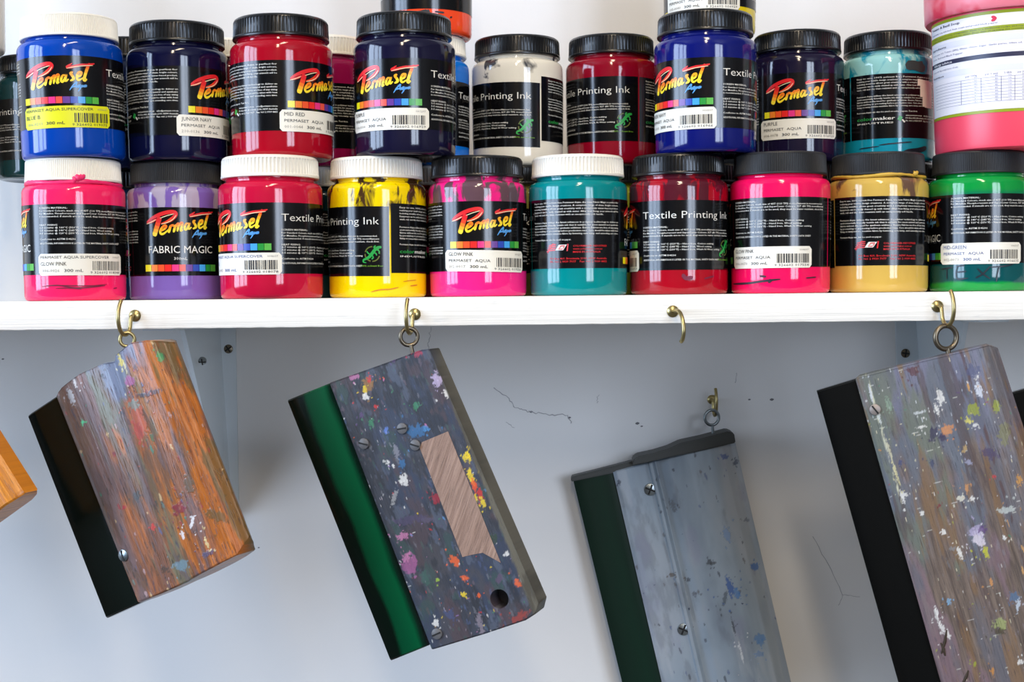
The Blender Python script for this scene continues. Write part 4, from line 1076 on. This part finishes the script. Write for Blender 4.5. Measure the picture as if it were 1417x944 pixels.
k.film((126, 102, 112), .56, 40, 4, 10, .14, (tt - .35) * .2, .6)
k.film((92, 94, 104), .54, 40, 4, 14, .14, np.where(ss < .35, .06, -.1), .7)
k.film((80, 64, 60), .60, 18, 7, 11, .08, 0, .6)
k.film((124, 96, 66), .58, 16, 8, 13, .10, np.where(ss < .12, .12, -.02), .7)
k.specks(420, [(74, 66, 66), (62, 66, 80), (92, 80, 70), (140, 130, 136), (120, 124, 130)], (.8, 2.6), 5, 4, None, 74, .35)
k.specks(130, [WHT, (226, 214, 180), (206, 210, 214), (196, 190, 160)], (.4, 1.1), 4, 6, None, 74, .7)
k.specks(60, [(70, 110, 150), (150, 60, 60), LIM, (200, 140, 70), (90, 60, 110), (60, 130, 100)], (.6, 1.6), 2, 8, None, None, .65)
k.specks(60, [WHT, (214, 216, 200)], (.4, .8), 9, 14, None, -12, .45)
# pale scratched ridge along the grip
rx = k.w - (-(1385) * k.sa + 640 * k.ca) - 3
k.specks(90, [(222, 216, 190), (200, 150, 90), (150, 150, 140)], (.8, 2.4), 4, 15, lambda x, y: abs((x - 1352) - (y - 560) * .30) < 16, 74, .8)
k.lay(sstep(3.2, 1.2, np.abs((k.x - 1352) - (k.y - 560) * .30 - 6 * (fbm(k.y / 40, k.x * 0, 2) - .5))) * sstep(.40, .55, fbm(k.x / 7, k.y / 26, 8)) * .7, (84, 58, 54))
k.lay(sstep(2.4, .8, np.abs((k.x - 1202) - (k.y - 530) * .275 )) * sstep(.42, .60, fbm(k.x / 5, k.y / 22, 18)) * .8 * (k.y < 700), (206, 204, 176))
k.dabs([(1262, 513, 9, 7, 10, (84, 34, 30)), (1291, 602, 7, 11, 10, (42, 34, 70)), (1305, 606, 6, 6, 0, (48, 38, 70)), (1310, 595, 11, 8, -10, (200, 134, 80)), (1347, 567, 9, 9, 0, LIM), (1378, 563, 7, 9, 0, LIM), (1341, 583, 6, 3, 0, (210, 200, 90)), (1301, 550, 5, 12, -10, WHT), (1296, 566, 3, 9, -20, WHT), (1355, 540, 5, 11, -15, (210, 216, 226)), (1351, 522, 4, 5, 0, WHT), (1346, 515, 9, 12, 0, (78, 84, 116)), (1335, 622, 3, 6, 0, (180, 150, 100)), (1372, 628, 13, 9, 10, (74, 62, 90)), (1350, 588, 4, 3, 0, WHT),
      (1249, 688, 3, 9, -20, WHT), (1252, 684, 5, 3, 10, WHT), (1231, 625, 2, 22, -17, (196, 190, 160)), (1240, 655, 2, 18, -17, (210, 200, 150)), (1205, 545, 2, 14, -14, (200, 204, 210)), (1216, 575, 2.5, 12, -14, (200, 204, 200)), (1275, 591, 7, 2.5, -10, WHT), (1272, 571, 9, 2, -10, (196, 200, 200)), (1354, 745, 8, 15, -20, (212, 204, 214)), (1350, 735, 10, 8, 0, (170, 160, 190)), (1364, 764, 4, 11, -15, (190, 190, 30)), (1359, 732, 6, 6, 20, (90, 60, 110)), (1328, 765, 3, 10, -20, WHT), (1306, 736, 4, 5, 0, WHT), (1276, 710, 3, 3, 0, WHT), (1392, 706, 14, 5, -15, (180, 186, 180)), (1410, 664, 4, 9, 0, (196, 140, 60)),
      (1296, 850, 3, 13, -10, WHT), (1303, 868, 4, 10, -20, WHT), (1312, 878, 3, 8, -20, WHT), (1313, 832, 4, 5, 0, (120, 160, 190)), (1383, 862, 9, 9, 0, (150, 160, 100)), (1384, 874, 8, 5, 0, (66, 60, 40)), (1403, 826, 8, 8, 10, (80, 110, 140)), (1372, 806, 2.5, 8, -10, (200, 140, 80)), (1409, 838, 3, 12, 10, (190, 200, 210)), (1412, 916, 6, 4, 0, WHT), (1374, 930, 2, 6, 0, (190, 130, 60)), (1330, 690, 7, 5, 0, (210, 208, 190)), (1345, 690, 3, 5, 0, WHT), (1246, 640, 3, 5, 0, (60, 70, 110)), (1338, 676, 3, 7, 0, (196, 140, 90)), (1230, 560, 5, 12, -15, (130, 150, 130)), (1390, 600, 10, 14, 0, (120, 118, 80)), (1340, 640, 5, 4, 0, (150, 150, 170)), (1318, 760, 5, 4, 0, (130, 130, 130)), (1290, 640, 3, 6, -10, (52, 60, 90)), (1376, 660, 3, 3, 0, (190, 60, 60)), (1349, 920, 3, 4, 0, LIM), (1300, 700, 2, 3, 0, (120, 40, 50)), (1390, 745, 3, 3, 0, WHT)])
k.done()
bp = flat_prof(.0050, .0008)
BL4 = blade_mat('black_rubber', [(0, (6, 7, 7)), (1, (10, 12, 12))], .16)
link('blade', q.loft('blade', [(0, 1130, 541), (1, 1192, 522)], [(0, 1281, 1080), (1, 1348, 1064)], bp, mirror(bp), [BL4], ns=8, depth=.005), q.t)
q.screw(1211, 567, .0040, plain('rusty_screw', (150, 140, 134), .5, .4))
# gouges in the wood
mb = MB()
for a_, b_ in (((1310, 872), (1303, 905)), ((1302, 890), (1308, 908)), ((1340, 928), (1332, 946))):
    pp = [q.loc(*p, .013) for p in (a_, ((a_[0] + b_[0]) / 2 + 1, (a_[1] + b_[1]) / 2), b_)]
    mb.tube([(x, q.surf(x, z), z) for x, z in pp], [.0005, .0011, .0006], 8)
link('gouge', mb.mesh('gouge', [plain('dark_gouge', (52, 40, 24), .7)], 60), q.t)
q.eye_screw(.0084, .0019, 'bronze', (1313, 492))
cup_hook(1297, 424, 11, 'brass cup hook in the shelf edge holding the grey-brown squeegee')

# --- squeegee cut by the right edge
q = Squeegee('black bladed squeegee mostly out of view behind the grey-brown squeegee', (1520, 470), -.006, 14)
pf2 = [(0, -.0095), (.05, -.012), (.5, -.013), (.8, -.014), (.94, -.009), (1, -.002)]
link('handle', q.loft('handle', [(0, 1450, 530), (1, 1640, 484)], [(0, 1610, 1080), (1, 1800, 1034)], pf2, mirror(pf2), [WE], depth=.013), q.t)
link('blade', q.loft('blade', [(0, 1392, 546), (1, 1456, 528)], [(0, 1548, 1090), (1, 1616, 1070)], bp, mirror(bp), [BL4], ns=8, depth=.005), q.t)
q.eye_screw(.0084, .0019, 'bronze', (1526, 505))
cup_hook(1508, 424, 11, 'brass cup hook beyond the right edge holding the last squeegee')
# --- squeegee cut by the left edge
q = Squeegee('honey-coloured wooden squeegee of which only a corner shows at the left edge', (-128, 466), -.014, 20)
pf2 = [(0, -.0095), (.05, -.0115), (.5, -.013), (.8, -.014), (.94, -.011), (1, -.007)]
WH = wood_paint_mat('honey_wood', (170, 98, 22), (222, 140, 30), rough=.33, painted=False)
link('handle', q.loft('handle', [(0, -190, 535), (1, -106, 474)], [(0, -53, 746), (.94, 20, 691), (1, 26, 684)], pf2, mirror(pf2), [WH], depth=.013), q.t)
link('blade', q.loft('blade', [(0, -235, 560), (1, -184, 530)], [(0, -100, 778), (1, -48, 744)], bp, mirror(bp), [BL4], ns=8, depth=.005), q.t)
q.eye_screw(.0062, .0015, 'bronze', (-132, 492))
cup_hook(-120, 437, -20, 'brass cup hook beyond the left edge holding the honey-coloured squeegee')

bpy.data.objects.remove(_to)

# ------------------------------------------------------------------ windows and lamps of the room
def area(name, loc, rot, sx, sy, power, col):
    l = bpy.data.lights.new(name, 'AREA'); l.shape = 'RECTANGLE'; l.size = sx; l.size_y = sy; l.energy = power; l.color = col
    o = bpy.data.objects.new(name, l); C.objects.link(o); o.location = loc; o.rotation_euler = rot; return o
FR = plain('window_frame_paint', (60, 62, 66), .5)
def window(name, c, axis, w, h, bars):
    mb = MB()
    def bx(a0, a1, z0, z1):
        if axis == 'x': mb.box((c[0] - .02, c[1] + a0, c[2] + z0), (c[0] + .02, c[1] + a1, c[2] + z1))
        else: mb.box((c[0] + a0, c[1] - .02, c[2] + z0), (c[0] + a1, c[1] + .02, c[2] + z1))
    t = .03
    bx(-w / 2 - t, w / 2 + t, h / 2, h / 2 + t); bx(-w / 2 - t, w / 2 + t, -h / 2 - t, -h / 2)
    bx(-w / 2 - t, -w / 2, -h / 2, h / 2); bx(w / 2, w / 2 + t, -h / 2, h / 2)
    for b in bars: bx(w * b - .035, w * b + .035, -h / 2, h / 2)
    struct(link(name, mb.mesh(name, [FR])))
window('window_1', (XL + .06, -1.15, 1.9), 'x', 1.7, 1.3, (-.22, .12))
area('daylight_left', (XL + .03, -1.15, 1.9), (PI / 2, 0, -PI / 2), 1.7, 1.3, 90, (.58, .74, 1))
window('window_2', (1.5, YF + .06, 1.9), 'y', 1.1, 1.3, (0.1,))
area('daylight_front', (1.5, YF + .03, 1.9), (PI / 2, 0, 0), 1.1, 1.3, 58, (.70, .81, 1))
area('ceiling_lamp', (.1, -1.2, ZC - .03), (0, 0, 0), .18, 1.3, 20, (1, .84, .62))
area('ceiling_lamp', (-.1, -2.5, ZC - .03), (0, 0, 0), .18, 1.0, 24, (1, .82, .60))
w = bpy.data.worlds.new('world'); sc.world = w; w.use_nodes = True
w.node_tree.nodes['Background'].inputs[0].default_value = (.8, .88, 1, 1); w.node_tree.nodes['Background'].inputs[1].default_value = .3
